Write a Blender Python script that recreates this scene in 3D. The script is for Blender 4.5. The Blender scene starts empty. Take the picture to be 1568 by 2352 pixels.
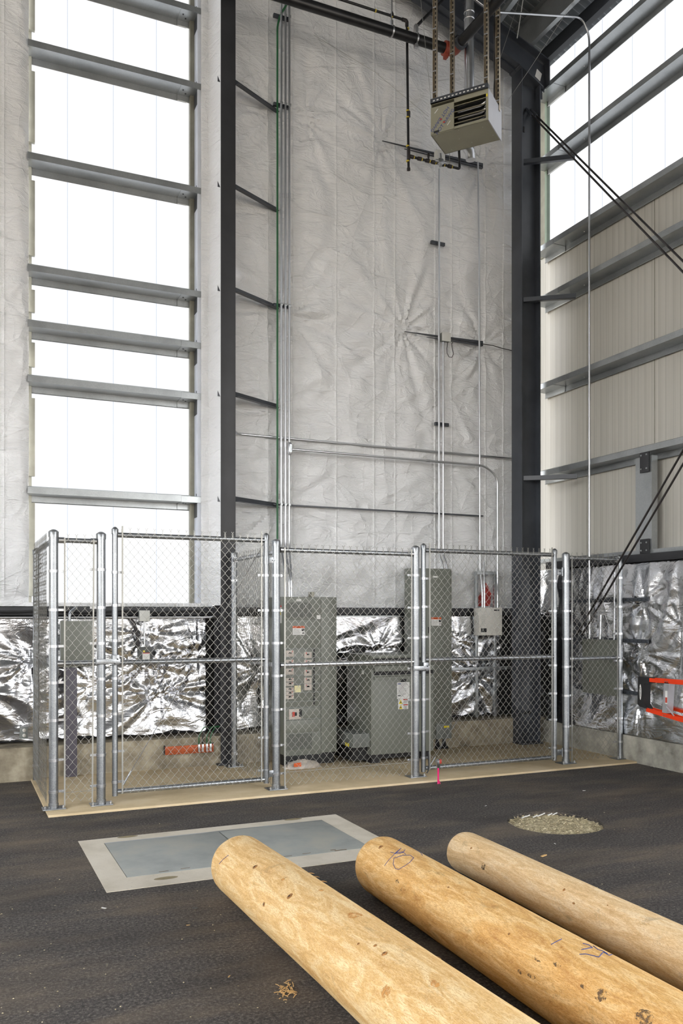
import bpy, bmesh, math, random
from math import sin, cos, pi, radians, exp, sqrt, atan2
from mathutils import Vector, Matrix, noise

sc = bpy.context.scene
COL = sc.collection
R = random.Random(7)

# ------------------------------------------------------------------ camera model
F, HOR, CX, CH = 1976.0, 1412.0, 784.0, 1.62
YAW = math.atan(894 / 1976)
RT = Vector((cos(YAW), -sin(YAW), 0)); FW = Vector((sin(YAW), cos(YAW), 0)); CAM = Vector((0, 0, CH))


def at(px, py, x=None, y=None, z=None):
    """point of a known wall / floor plane of the hall that is seen at a pixel of the photograph"""
    d = FW + RT * ((px - CX) / F) + Vector((0, 0, 1)) * ((HOR - py) / F)
    k, v = (0, x) if x is not None else (1, y) if y is not None else (2, z)
    return CAM + d * ((v - CAM[k]) / d[k])


cam = bpy.data.cameras.new('camera'); camo = bpy.data.objects.new('camera', cam); COL.objects.link(camo)
camo.location = CAM; camo.rotation_euler = (pi / 2, 0, -YAW)
cam.sensor_fit = 'HORIZONTAL'; cam.sensor_width = 36; cam.lens = F / 1568 * 36
cam.shift_y = (HOR - 1176) / 1568; cam.clip_end = 200
sc.camera = camo


# ------------------------------------------------------------------ materials
def new_mat(name):
    m = bpy.data.materials.new(name); m.use_nodes = True
    nt = m.node_tree; nt.nodes.clear()
    out = nt.nodes.new('ShaderNodeOutputMaterial'); b = nt.nodes.new('ShaderNodeBsdfPrincipled')
    nt.links.new(b.outputs[0], out.inputs[0])
    return m, nt, b


def srgb(*c):
    return tuple(((v / 255) / 12.92 if v / 255 <= .04045 else ((v / 255 + .055) / 1.055) ** 2.4) for v in c) + (1,)


def N(nt, kind, **kw):
    n = nt.nodes.new('ShaderNode' + kind)
    for k, v in kw.items():
        if k in n.inputs: n.inputs[k].default_value = v
        else: setattr(n, k, v)
    return n


def coords(nt, scale=(1, 1, 1), rot=(0, 0, 0), kind='Object'):
    tc = nt.nodes.new('ShaderNodeTexCoord'); mp = nt.nodes.new('ShaderNodeMapping')
    mp.inputs['Scale'].default_value = scale; mp.inputs['Rotation'].default_value = rot
    nt.links.new(tc.outputs[kind], mp.inputs[0]); return mp.outputs[0]


def ramp(nt, src, stops, interp='LINEAR'):
    r = nt.nodes.new('ShaderNodeValToRGB'); r.color_ramp.interpolation = interp
    e = r.color_ramp.elements
    while len(e) < len(stops): e.new(.5)
    for i, (p, c) in enumerate(stops): e[i].position = p; e[i].color = c if len(c) == 4 else tuple(c) + (1,)
    nt.links.new(src, r.inputs[0]); return r.outputs[0]


def mix(nt, a, b, fac, mode='MIX'):
    m = nt.nodes.new('ShaderNodeMix'); m.data_type = 'RGBA'; m.blend_type = mode
    for s, v in ((m.inputs[0], fac), (m.inputs[6], a), (m.inputs[7], b)):
        if isinstance(v, bpy.types.NodeSocket): nt.links.new(v, s)
        else: s.default_value = v
    return m.outputs[2]


def noi(nt, co, scale, detail=4, rough=.55, dist=0):
    n = nt.nodes.new('ShaderNodeTexNoise'); n.inputs['Scale'].default_value = scale
    n.inputs['Detail'].default_value = detail; n.inputs['Roughness'].default_value = rough; n.inputs['Distortion'].default_value = dist
    nt.links.new(co, n.inputs['Vector']); return n.outputs['Fac']


def bump(nt, b, h, strength=.3, dist=.01, prev=None):
    n = nt.nodes.new('ShaderNodeBump'); n.inputs['Strength'].default_value = strength; n.inputs['Distance'].default_value = dist
    nt.links.new(h, n.inputs['Height'])
    if prev: nt.links.new(prev, n.inputs['Normal'])
    if b: nt.links.new(n.outputs[0], b.inputs['Normal'])
    return n.outputs[0]


def plain(name, col, rough=.5, metal=0, var=.06, vscale=6, bmp=0, bscale=80, spec=.5, coat=0):
    m, nt, b = new_mat(name)
    co = coords(nt)
    dark = tuple(v * (1 - var * 2) for v in col[:3]) + (1,); lite = tuple(min(1, v * (1 + var)) for v in col[:3]) + (1,)
    c = ramp(nt, noi(nt, co, vscale, 5), [(.3, dark), (.7, lite)])
    nt.links.new(c, b.inputs['Base Color'])
    b.inputs['Roughness'].default_value = rough; b.inputs['Metallic'].default_value = metal
    b.inputs['Specular IOR Level'].default_value = spec; b.inputs['Coat Weight'].default_value = coat
    if bmp: bump(nt, b, noi(nt, co, bscale, 3), bmp, .004)
    return m


def galv(name, c1, c2, rough=.38, scale=110):
    m, nt, b = new_mat(name); co = coords(nt)
    v = nt.nodes.new('ShaderNodeTexVoronoi'); v.inputs['Scale'].default_value = scale; nt.links.new(co, v.inputs['Vector'])
    g = nt.nodes.new('ShaderNodeRGBToBW'); nt.links.new(v.outputs['Color'], g.inputs[0])
    a = ramp(nt, g.outputs[0], [(.2, c1), (.8, c2)])
    c = mix(nt, a, tuple(x * .78 for x in c1[:3]) + (1,), ramp(nt, noi(nt, co, 3, 5), [(.45, (0, 0, 0)), (.75, (1, 1, 1))]))
    nt.links.new(c, b.inputs['Base Color']); b.inputs['Metallic'].default_value = .92
    r = ramp(nt, g.outputs[0], [(0, (rough * .92,) * 3), (1, (rough * 1.1,) * 3)]); nt.links.new(r, b.inputs['Roughness'])
    return m


M = {}
M['galv'] = galv('galvanized_sheet', (.38, .40, .41, 1), (.42, .44, .45, 1), .32)
for n_ in M['galv'].node_tree.nodes:
    if n_.type == 'BSDF_PRINCIPLED': n_.inputs['Metallic'].default_value = .72
M['galv_pipe'] = galv('galvanized_pipe', (.27, .285, .30, 1), (.38, .395, .41, 1), .34, 160)
M['wire'] = plain('galvanized_wire', (.36, .355, .33, 1), .42, .7, .05)
M['emt'] = plain('conduit_zinc', (.56, .57, .59, 1), .28, 1, .03)
M['black_steel'] = plain('black_painted_steel', (.028, .029, .033, 1), .48, 0, .12, 4, .04, 60)
M['rafter_steel'] = plain('charcoal_painted_steel', (.050, .056, .068, 1), .36, 0, .15, 3)
M['rod'] = plain('black_rod_steel', (.05, .045, .045, 1), .4, .5, .3, 5)
M['rod_grey'] = plain('dull_rod', (.16, .16, .16, 1), .4, .6, .1)
M['black_pipe'] = plain('black_iron_pipe', (.02, .02, .022, 1), .3, .3, .2, 8)
M['black'] = plain('matte_black', (.012, .012, .013, 1), .6, 0, .1)
M['tan_gal'] = plain('yellow_zinc_strut', (.55, .47, .36, 1), .35, .85, .15, 10)
M['flue'] = plain('bright_flue_metal', (.68, .69, .72, 1), .28, 1, .06, 8)
M['yellow'] = plain('yellow_tape', (.65, .50, .05, 1), .5)
M['red'] = plain('red_paint', (.50, .05, .03, 1), .45, 0, .15)
M['orange_cpl'] = plain('red_oxide_coupling', (.32, .06, .035, 1), .45, 0, .1)
M['grey_cab'] = plain('grey_green_enamel', srgb(116, 119, 110), .42, 0, .03, 2)
M['grey_cab2'] = plain('grey_enamel', srgb(120, 124, 120), .42, 0, .03, 2)
M['dark_cab'] = plain('dark_grey_enamel', srgb(70, 72, 70), .45)
M['pale_box'] = plain('pale_grey_box', srgb(205, 205, 200), .45)
M['white_cab'] = plain('white_enamel', srgb(214, 211, 203), .4, 0, .02)
M['heater_tan'] = plain('heater_enamel', srgb(150, 147, 128), .4, .2, .05, 3)
M['heater_side'] = plain('heater_side_enamel', srgb(196, 198, 206), .4, .1, .03)
M['blue_ink'] = plain('blue_ink', srgb(52, 70, 135), .6)
M['green'] = plain('green_insulation', srgb(28, 92, 52), .45)
M['copper'] = plain('copper_bar', srgb(176, 86, 44), .45, .35, .12, 8)
M['white_lbl'] = plain('white_label', srgb(222, 221, 218), .5, 0, .02)
M['orange_lbl'] = plain('orange_label', srgb(224, 96, 30), .5, 0, .02)
M['yellow_lbl'] = plain('yellow_label', srgb(228, 206, 30), .5, 0, .02)
M['cream_lbl'] = plain('cream_note', srgb(232, 224, 176), .6, 0, .02)
M['brk'] = plain('breaker_face', srgb(196, 186, 176), .5, 0, .03)
M['pink'] = plain('pink_flagging', srgb(240, 20, 120), .45, 0, .05)
M['ladder'] = plain('orange_fibreglass', srgb(232, 62, 22), .38, 0, .05)
M['alu'] = plain('ladder_aluminium', (.55, .55, .58, 1), .4, .7, .05)
M['purple_post'] = plain('plum_grey_paint', srgb(78, 74, 84), .5, 0, .05)
M['plastic'] = plain('clear_plastic_bag', srgb(190, 180, 168), .25, 0, .15, 20)
M['jamb'] = plain('beige_jamb', srgb(150, 148, 135), .45, .4, .12, 5)
M['jamb_white'] = plain('white_reveal', srgb(205, 210, 220), .5, 0, .04)
M['green_jamb'] = plain('greenish_jamb', srgb(118, 134, 118), .5, 0, .06)
M['insul_red'] = plain('pink_insulation', srgb(190, 70, 66), .8, 0, .3, 14)


# concrete
def concrete(name, c1, c2, c3, sc_=3, bs=.25):
    m, nt, b = new_mat(name); co = coords(nt)
    a = ramp(nt, noi(nt, co, sc_, 8, .62), [(.3, c1), (.52, c2), (.75, c3)])
    s = ramp(nt, noi(nt, co, 90, 3, .7), [(.66, (0, 0, 0)), (.74, (1, 1, 1))])
    c = mix(nt, a, tuple(x * .5 for x in c1[:3]) + (1,), s)
    nt.links.new(c, b.inputs['Base Color']); b.inputs['Roughness'].default_value = .85
    bump(nt, b, noi(nt, co, 60, 6, .7), bs, .006)
    return m


M['pad'] = concrete('pad_concrete', srgb(192, 172, 136), srgb(210, 190, 154), srgb(218, 202, 172))
M['kerb'] = concrete('kerb_concrete', srgb(104, 95, 80), srgb(150, 140, 120), srgb(190, 180, 158), 5, .6)
M['kerb_r'] = concrete('kerb_concrete_grey', srgb(112, 110, 102), srgb(160, 157, 146), srgb(196, 192, 178), 4.5, .6)
M['oval_stain'] = plain('oval_stain', srgb(150, 138, 108), .8, 0, .1, 30)
M['hatch_conc'] = concrete('hatch_concrete', srgb(196, 188, 170), srgb(214, 206, 190), srgb(224, 217, 203), 2.4, .2)

# asphalt
m, nt, b = new_mat('asphalt'); co = coords(nt)
base = ramp(nt, noi(nt, co, 62, 9, .85), [(.36, srgb(24, 23, 22)), (.5, srgb(72, 68, 65)), (.66, srgb(148, 139, 132))])
dust = ramp(nt, noi(nt, coords(nt, (.55, 1.5, 1)), 1.6, 7, .62), [(.46, (0, 0, 0)), (.74, (.62, .62, .62))])
c = mix(nt, base, srgb(138, 122, 102), dust)
tc2 = coords(nt, (1, 2.4, 1), (0, 0, .3))
c = mix(nt, c, srgb(34, 30, 29), ramp(nt, noi(nt, tc2, 1.1, 5, .6), [(.48, (0, 0, 0)), (.74, (.55, .55, .55))]))
sp = ramp(nt, noi(nt, co, 210, 2, .6), [(.735, (0, 0, 0)), (.77, (1, 1, 1))])
c = mix(nt, c, srgb(176, 160, 136), sp)
nt.links.new(c, b.inputs['Base Color']); b.inputs['Roughness'].default_value = .82
n1 = bump(nt, None, noi(nt, co, 8, 4), .25, .03)
bump(nt, b, noi(nt, co, 110, 6, .75), .8, .010, n1)
M['asphalt'] = m

# gravel
m, nt, b = new_mat('gravel'); co = coords(nt)
v = nt.nodes.new('ShaderNodeTexVoronoi'); v.inputs['Scale'].default_value = 70; nt.links.new(co, v.inputs['Vector'])
g = nt.nodes.new('ShaderNodeRGBToBW'); nt.links.new(v.outputs['Color'], g.inputs[0])
nt.links.new(ramp(nt, g.outputs[0], [(.1, srgb(140, 128, 102)), (.6, srgb(196, 184, 150)), (1, srgb(226, 214, 184))]), b.inputs['Base Color'])
b.inputs['Roughness'].default_value = .9; M['gravel'] = m

# wall liner (white vapour barrier)
m, nt, b = new_mat('white_liner'); co = coords(nt)
c = ramp(nt, noi(nt, co, 1.1, 4), [(.3, srgb(224, 225, 226)), (.7, srgb(234, 235, 237))])
nt.links.new(c, b.inputs['Base Color'])
b.inputs['Roughness'].default_value = .33; b.inputs['Specular IOR Level'].default_value = .7
w1 = ramp(nt, noi(nt, coords(nt, (1.2, 1, 3.4), (0, .5, 0)), 2.4, 5, .62, .8), [(.36, (0, 0, 0)), (.5, (1, 1, 1)), (.64, (0, 0, 0))])
n1 = bump(nt, None, w1, .40, .03)
co2 = coords(nt, (1, 1, 1))
wob = nt.nodes.new('ShaderNodeTexNoise'); wob.inputs['Scale'].default_value = 1.3; nt.links.new(co2, wob.inputs['Vector'])
vm = nt.nodes.new('ShaderNodeVectorMath'); vm.operation = 'MULTIPLY_ADD'; vm.inputs[1].default_value = (.5, .5, .5)
nt.links.new(wob.outputs['Color'], vm.inputs[0]); nt.links.new(co2, vm.inputs[2])
for k, (sc3_, st_, th_) in enumerate((((1.1, .02, 2.6), .50, .012), ((2.6, .02, 1.3), .35, .012))):
    mp_ = nt.nodes.new('ShaderNodeMapping'); mp_.inputs['Scale'].default_value = sc3_; mp_.inputs['Location'].default_value = (k * 3.1, 0, k * 1.7); nt.links.new(vm.outputs[0], mp_.inputs[0])
    vo = nt.nodes.new('ShaderNodeTexVoronoi'); vo.feature = 'DISTANCE_TO_EDGE'; vo.inputs['Scale'].default_value = 1.0; nt.links.new(mp_.outputs[0], vo.inputs['Vector'])
    n1 = bump(nt, None, ramp(nt, vo.outputs['Distance'], [(0, (1, 1, 1)), (th_, (.5, .5, .5)), (th_ * 4, (0, 0, 0))]), st_, .012, n1)
bk_ = nt.nodes.new('ShaderNodeTexBrick'); bk_.inputs['Scale'].default_value = 1.0; bk_.inputs['Mortar Size'].default_value = .004; bk_.inputs['Brick Width'].default_value = .62; bk_.inputs['Row Height'].default_value = .30; bk_.inputs['Mortar Smooth'].default_value = 1
mq = nt.nodes.new('ShaderNodeMapping'); mq.inputs['Rotation'].default_value = (-pi / 2, 0, 0); nt.links.new(vm.outputs[0], mq.inputs[0]); nt.links.new(mq.outputs[0], bk_.inputs['Vector'])
n1 = bump(nt, None, bk_.outputs['Fac'], .25, .010, n1)
bump(nt, b, noi(nt, coords(nt, (1, 1, 2)), 30, 5, .6, 1.5), .16, .01, n1)
M['liner'] = m

# foil
m, nt, b = new_mat('silver_foil'); co = coords(nt)
b.inputs['Base Color'].default_value = (.74, .745, .77, 1); b.inputs['Metallic'].default_value = 1
nt.links.new(ramp(nt, noi(nt, co, 3, 3), [(.3, (.14,) * 3), (.7, (.30,) * 3)]), b.inputs['Roughness'])
w1 = ramp(nt, noi(nt, coords(nt, (1, 1, 2.6), (0, .6, 0)), 2.6, 4, .5, 1.4), [(.34, (0, 0, 0)), (.5, (1, 1, 1)), (.66, (0, 0, 0))])
n1 = bump(nt, None, w1, .14, .03)
n2 = bump(nt, None, noi(nt, co, 14, 3, .5, 1), .06, .012, n1)
wv = nt.nodes.new('ShaderNodeTexVoronoi'); wv.inputs['Scale'].default_value = 70; wv.inputs['Randomness'].default_value = .2; nt.links.new(co, wv.inputs['Vector'])
bump(nt, b, wv.outputs['Distance'], .10, .004, n2)
M['foil'] = m

# insulated wall panel: fine vertical ribs
m, nt, b = new_mat('insulated_panel'); co = coords(nt)
w = N(nt, 'TexWave', wave_type='BANDS', bands_direction='Y', wave_profile='SIN'); w.inputs['Scale'].default_value = 3.0
nt.links.new(co, w.inputs['Vector'])
c = ramp(nt, noi(nt, coords(nt, (1, 14, .15)), 3, 3), [(.3, srgb(180, 177, 168)), (.7, srgb(192, 189, 181))])
c = mix(nt, c, srgb(146, 144, 137), ramp(nt, w.outputs['Fac'], [(.0, (.45,) * 3), (.05, (0, 0, 0)), (1, (0, 0, 0))]))
nt.links.new(c, b.inputs['Base Color']); b.inputs['Roughness'].default_value = .5
bump(nt, b, w.outputs['Fac'], .25, .01); M['imp'] = m

# roof deck
m, nt, b = new_mat('roof_deck'); co = coords(nt)
w = N(nt, 'TexWave', wave_type='BANDS', bands_direction='Y', wave_profile='SIN'); w.inputs['Scale'].default_value = 3.0
nt.links.new(co, w.inputs['Vector'])
nt.links.new(ramp(nt, w.outputs['Fac'], [(0, srgb(150, 154, 158)), (.06, srgb(104, 110, 114)), (1, srgb(98, 104, 108))]), b.inputs['Base Color'])
b.inputs['Roughness'].default_value = .45; bump(nt, b, w.outputs['Fac'], .3, .02); M['deck'] = m


# translucent glazing panel that daylight comes through: it glows with daylight, vertical flutes
def glaze(name, direction):
    m, nt, b = new_mat(name); co = coords(nt)
    w = N(nt, 'TexWave', wave_type='BANDS', bands_direction=direction, wave_profile='SIN'); w.inputs['Scale'].default_value = 14
    nt.links.new(co, w.inputs['Vector'])
    sc3 = (3.0, 3.0, .02)
    st = ramp(nt, noi(nt, coords(nt, sc3), 5, 2), [(.35, (.93, .955, 1)), (.6, (.99, .995, 1))])
    c = mix(nt, st, (.95, .97, 1, 1), w.outputs['Fac'])
    nt.links.new(c, b.inputs['Emission Color']); b.inputs['Emission Strength'].default_value = 1.0
    b.inputs['Base Color'].default_value = (.10, .10, .105, 1); b.inputs['Roughness'].default_value = .4; b.inputs['Specular IOR Level'].default_value = .2
    return m, b


M['glaze_back'], gb1 = glaze('daylit_panel_back', 'X')
M['glaze_right'], gb2 = glaze('daylit_panel_right', 'Y')
M['glaze_seam'] = plain('panel_seam', srgb(80, 84, 92), .5)
nt_ = M['glaze_seam'].node_tree
for n_ in nt_.nodes:
    if n_.type == 'BSDF_PRINCIPLED':
        n_.inputs['Emission Color'].default_value = (.70, .75, .84, 1); n_.inputs['Emission Strength'].default_value = .80

# checker plate of hatch
m, nt, b = new_mat('checker_plate'); co = coords(nt)
br = nt.nodes.new('ShaderNodeTexBrick'); br.inputs['Scale'].default_value = 24; nt.links.new(coords(nt, (1, 1, 1), (0, 0, .785)), br.inputs['Vector'])
c = ramp(nt, noi(nt, co, 2.5, 6, .6), [(.3, srgb(146, 150, 148)), (.5, srgb(166, 170, 166)), (.66, srgb(178, 178, 168))])
nt.links.new(c, b.inputs['Base Color']); b.inputs['Metallic'].default_value = .15; b.inputs['Roughness'].default_value = .55
bump(nt, b, br.outputs['Fac'], .8, .006); M['plate'] = m


# peeled log wood
def wood(name, c0, c1, c2, dk, seed):
    m, nt, b = new_mat(name)
    tc = nt.nodes.new('ShaderNodeTexCoord'); mp = nt.nodes.new('ShaderNodeMapping'); nt.links.new(tc.outputs['UV'], mp.inputs[0])
    mp.inputs['Location'].default_value = (seed, seed * .7, 0); co = mp.outputs[0]

    def cs(s):
        q = nt.nodes.new('ShaderNodeMapping'); q.inputs['Scale'].default_value = s; nt.links.new(co, q.inputs[0]); return q.outputs[0]
    grain = noi(nt, cs((6, 1.1, 1)), 2.2, 7, .6, 2.2)
    a = ramp(nt, grain, [(.25, c0), (.48, c1), (.62, c2), (.8, c1)])
    fine = noi(nt, cs((40, 5, 1)), 3, 5, .6, 2.5)
    a = mix(nt, a, c0, ramp(nt, fine, [(.48, (0, 0, 0)), (.55, (.8,) * 3), (.62, (0, 0, 0))]))
    a = mix(nt, a, c2, ramp(nt, noi(nt, cs((22, 7, 1)), 2.2, 5, .6, 3.5), [(.53, (0, 0, 0)), (.56, (.7,) * 3), (.60, (0, 0, 0))]))
    dirt = ramp(nt, noi(nt, cs((3, 1.5, 1)), 2.6, 8, .75, .6), [(.58, (0, 0, 0)), (.74, (.75,) * 3)])
    a = mix(nt, a, dk, dirt)
    nt.links.new(a, b.inputs['Base Color']); b.inputs['Roughness'].default_value = .6
    n1 = bump(nt, None, grain, .35, .006); bump(nt, b, fine, .35, .003, n1)
    return m


M['wood1'] = wood('peeled_pine_pale', srgb(196, 146, 82), srgb(230, 190, 126), srgb(246, 220, 170), srgb(150, 112, 66), 3.1)
M['wood2'] = wood('peeled_pine_golden', srgb(184, 130, 66), srgb(224, 178, 108), srgb(242, 210, 152), srgb(124, 92, 54), 8.4)
M['wood3'] = wood('peeled_pine_greyish', srgb(194, 156, 106), srgb(228, 196, 146), srgb(242, 220, 182), srgb(126, 104, 76), 14.2)
M['wood_end'] = plain('log_end_grain', srgb(214, 176, 118), .7, 0, .12, 12)
M['knot'] = plain('knot_brown', srgb(168, 118, 64), .7, 0, .3, 60)
M['knot_core'] = plain('knot_core', srgb(110, 74, 40), .7, 0, .3, 60)
M['stain'] = plain('orange_scar', srgb(196, 124, 50), .6, 0, .2, 20)
M['mud'] = plain('dark_smear', srgb(112, 90, 64), .8, 0, .2, 20)
for k_, c_, lo in (('smear', (108, 88, 66), .47), ('scar', (208, 152, 84), .45)):
    m, nt, b = new_mat('ragged_' + k_); co = coords(nt)
    b.inputs['Base Color'].default_value = srgb(*c_); b.inputs['Roughness'].default_value = .8
    nt.links.new(ramp(nt, noi(nt, co, 55, 5, .7), [(lo, (0, 0, 0)), (lo + .08, (.85,) * 3)]), b.inputs['Alpha']); M[k_] = m


# ------------------------------------------------------------------ mesh builder
class MB:
    def __init__(s): s.v = []; s.f = []; s.sm = []; s.uv = None

    def add(s, vs, fs, smooth=False):
        n = len(s.v); s.v += [Vector(p) for p in vs]; s.f += [tuple(i + n for i in f) for f in fs]; s.sm += [smooth] * len(fs); return s

    def hexa(s, p):  # 8 corners: bottom 4 ccw, top 4
        return s.add(p, [(3, 2, 1, 0), (4, 5, 6, 7), (0, 1, 5, 4), (1, 2, 6, 5), (2, 3, 7, 6), (3, 0, 4, 7)])

    def box(s, a, b, bev=0):
        x0, x1 = sorted((a[0], b[0])); y0, y1 = sorted((a[1], b[1])); z0, z1 = sorted((a[2], b[2]))
        if bev <= 0 or min(x1 - x0, y1 - y0, z1 - z0) < 2.2 * bev:
            return s.hexa([(x0, y0, z0), (x1, y0, z0), (x1, y1, z0), (x0, y1, z0), (x0, y0, z1), (x1, y0, z1), (x1, y1, z1), (x0, y1, z1)])
        bm = bmesh.new(); r = bmesh.ops.create_cube(bm, size=1)
        for v in bm.verts: v.co = Vector(((x0 + x1) / 2 + v.co.x * (x1 - x0), (y0 + y1) / 2 + v.co.y * (y1 - y0), (z0 + z1) / 2 + v.co.z * (z1 - z0)))
        bmesh.ops.bevel(bm, geom=bm.edges[:], offset=bev, segments=2, affect='EDGES', profile=.6)
        bm.verts.index_update(); s.add([v.co.copy() for v in bm.verts], [[v.index for v in f.verts] for f in bm.faces], True); bm.free(); return s

    def obox(s, o, ex, ey, ez, bev=0):  # box from corner o with edge vectors
        o, ex, ey, ez = map(Vector, (o, ex, ey, ez)); n = len(s.v)
        return s.hexa([o, o + ex, o + ex + ey, o + ey, o + ez, o + ex + ez, o + ex + ey + ez, o + ey + ez])

    def tube(s, pts, r, n=12, cap=True, closed=False):
        pts = [Vector(p) for p in pts]; rings = []; m = len(pts)
        rs = r if isinstance(r, (list, tuple)) else [r] * m
        t0 = (pts[1] - pts[0]).normalized()
        u = t0.orthogonal().normalized(); base = len(s.v)
        for i, p in enumerate(pts):
            if closed: t = (pts[(i + 1) % m] - pts[i - 1]).normalized()
            else: t = ((pts[min(i + 1, m - 1)] - p).normalized() + (p - pts[max(i - 1, 0)]).normalized()).normalized() if 0 < i < m - 1 else (pts[1] - pts[0]).normalized() if i == 0 else (pts[-1] - pts[-2]).normalized()
            u = (u - t * u.dot(t)).normalized(); w = t.cross(u)
            s.v += [p + (u * cos(2 * pi * k / n) + w * sin(2 * pi * k / n)) * rs[i] for k in range(n)]
        for i in range(m if closed else m - 1):
            a = base + i * n; c = base + ((i + 1) % m) * n
            for k in range(n): s.f.append((a + k, a + (k + 1) % n, c + (k + 1) % n, c + k)); s.sm.append(True)
        if cap and not closed:
            s.f.append(tuple(base + k for k in reversed(range(n)))); s.sm.append(False)
            s.f.append(tuple(base + (m - 1) * n + k for k in range(n))); s.sm.append(False)
        return s

    def cyl(s, a, b, r, n=16, r2=None): return s.tube([a, b], [r, r if r2 is None else r2], n)

    def lathe(s, o, prof, n=20, axis='z'):
        o = Vector(o); base = len(s.v)
        for (r, h) in prof:
            for k in range(n):
                a = 2 * pi * k / n; p = (r * cos(a), r * sin(a), h)
                if axis == 'y': p = (p[0], p[2], p[1])
                if axis == 'x': p = (p[2], p[0], p[1])
                s.v.append(o + Vector(p))
        for i in range(len(prof) - 1):
            a = base + i * n; c = a + n
            for k in range(n): s.f.append((a + k, a + (k + 1) % n, c + (k + 1) % n, c + k)); s.sm.append(True)
        s.f.append(tuple(base + k for k in reversed(range(n)))); s.sm.append(False)
        s.f.append(tuple(base + (len(prof) - 1) * n + k for k in range(n))); s.sm.append(False)
        return s

    def prism(s, prof, a, b, ux, uz):
        """closed 2-D profile (list of (p,q)) swept from a to b; p along ux, q along uz"""
        a, b, ux, uz = map(Vector, (a, b, ux, uz)); n = len(prof); base = len(s.v)
        for o in (a, b): s.v += [o + ux * p + uz * q for p, q in prof]
        for k in range(n): s.f.append((base + k, base + (k + 1) % n, base + n + (k + 1) % n, base + n + k)); s.sm.append(False)
        s.f.append(tuple(base + k for k in reversed(range(n)))); s.sm.append(False)
        s.f.append(tuple(base + n + k for k in range(n))); s.sm.append(False)
        return s

    def grid(s, nu, nv, fn, smooth=True):
        base = len(s.v)
        for i in range(nu):
            for j in range(nv): s.v.append(Vector(fn(i, j)))
        for i in range(nu - 1):
            for j in range(nv - 1):
                a = base + i * nv + j; s.f.append((a, a + nv, a + nv + 1, a + 1)); s.sm.append(smooth)
        return s

    def disc(s, c, nrm, r, n=20):
        c, nrm = Vector(c), Vector(nrm).normalized(); u = nrm.orthogonal().normalized(); w = nrm.cross(u)
        return s.add([c + (u * cos(2 * pi * k / n) + w * sin(2 * pi * k / n)) * r for k in range(n)], [tuple(range(n))])

    def build(s, name, mat, parent=None, kind=None, fix=True):
        o0 = Vector((0, 0, 0)); p = parent
        while p is not None: o0 += p.location; p = p.parent
        me = bpy.data.meshes.new(name)
        me.from_pydata([v - o0 for v in s.v], [], s.f)
        me.polygons.foreach_set('use_smooth', s.sm)
        me.update()
        if fix and len(s.f) < 60000:
            bm = bmesh.new(); bm.from_mesh(me); bmesh.ops.recalc_face_normals(bm, faces=bm.faces); bm.to_mesh(me); bm.free()
        if any(s.sm) and len(s.f) < 60000:
            try: me.set_sharp_from_angle(angle=radians(48))
            except Exception: pass
        me.materials.append(M[mat] if isinstance(mat, str) else mat)
        o = bpy.data.objects.new(name, me); COL.objects.link(o); o.parent = parent
        if kind: o['kind'] = kind
        return o


def tag(o, label, cat, group=None, kind=None):
    o['label'] = label; o['category'] = cat
    if group: o['group'] = group
    if kind: o['kind'] = kind
    return o


def thing(name, label, cat, loc, group=None):
    o = bpy.data.objects.new(name, None); COL.objects.link(o); o.location = loc; o.empty_display_size = .1
    return tag(o, label, cat, group)


def struct(o, label=None, cat=None):
    o['kind'] = 'structure'
    if label: o['label'] = label
    if cat: o['category'] = cat
    return o


def arc(c, a0, a1, r, u, w, n=6):
    c, u, w = Vector(c), Vector(u), Vector(w)
    return [c + u * (r * cos(a0 + (a1 - a0) * i / n)) + w * (r * sin(a0 + (a1 - a0) * i / n)) for i in range(n + 1)]


def bend(pts, r, n=6):
    """polyline with rounded corners"""
    pts = [Vector(p) for p in pts]; out = [pts[0]]
    for i in range(1, len(pts) - 1):
        a, b, c = pts[i - 1], pts[i], pts[i + 1]; d1 = (a - b).normalized(); d2 = (c - b).normalized()
        rr = min(r, (a - b).length * .45, (c - b).length * .45)
        for k in range(n + 1):
            t = k / n; p0 = b + d1 * rr; p2 = b + d2 * rr
            out.append(p0 * (1 - t) ** 2 + b * 2 * t * (1 - t) + p2 * t ** 2)
    out.append(pts[-1]); return out


def text_part(name, txt, size, loc, rot, mat, parent, ext=.0004, align='CENTER'):
    cu = bpy.data.curves.new(name, 'FONT'); cu.body = txt; cu.size = size; cu.extrude = ext; cu.align_x = align; cu.align_y = 'CENTER'
    cu.materials.append(M[mat]); tmp = bpy.data.objects.new(name + '_tmp', cu)
    me = bpy.data.meshes.new_from_object(tmp); bpy.data.objects.remove(tmp)
    o = bpy.data.objects.new(name, me); COL.objects.link(o)
    o0 = Vector((0, 0, 0)); p = parent
    while p is not None: o0 += p.location; p = p.parent
    o.parent = parent; o.location = Vector(loc) - o0; o.rotation_euler = rot
    return o


# ------------------------------------------------------------------ planes of the hall
YF = 7.45      # fence line
YK = 8.90      # face of the back kerb
YL = 9.20      # inner face of the back wall girts / liner
YW = 9.42      # back wall glazing
XK = 6.80      # face of the right kerb
XG = 6.90      # inner face of the right wall girts
XP = 7.12      # right wall panels
PZ = 0.02      # top of the equipment pad

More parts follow.
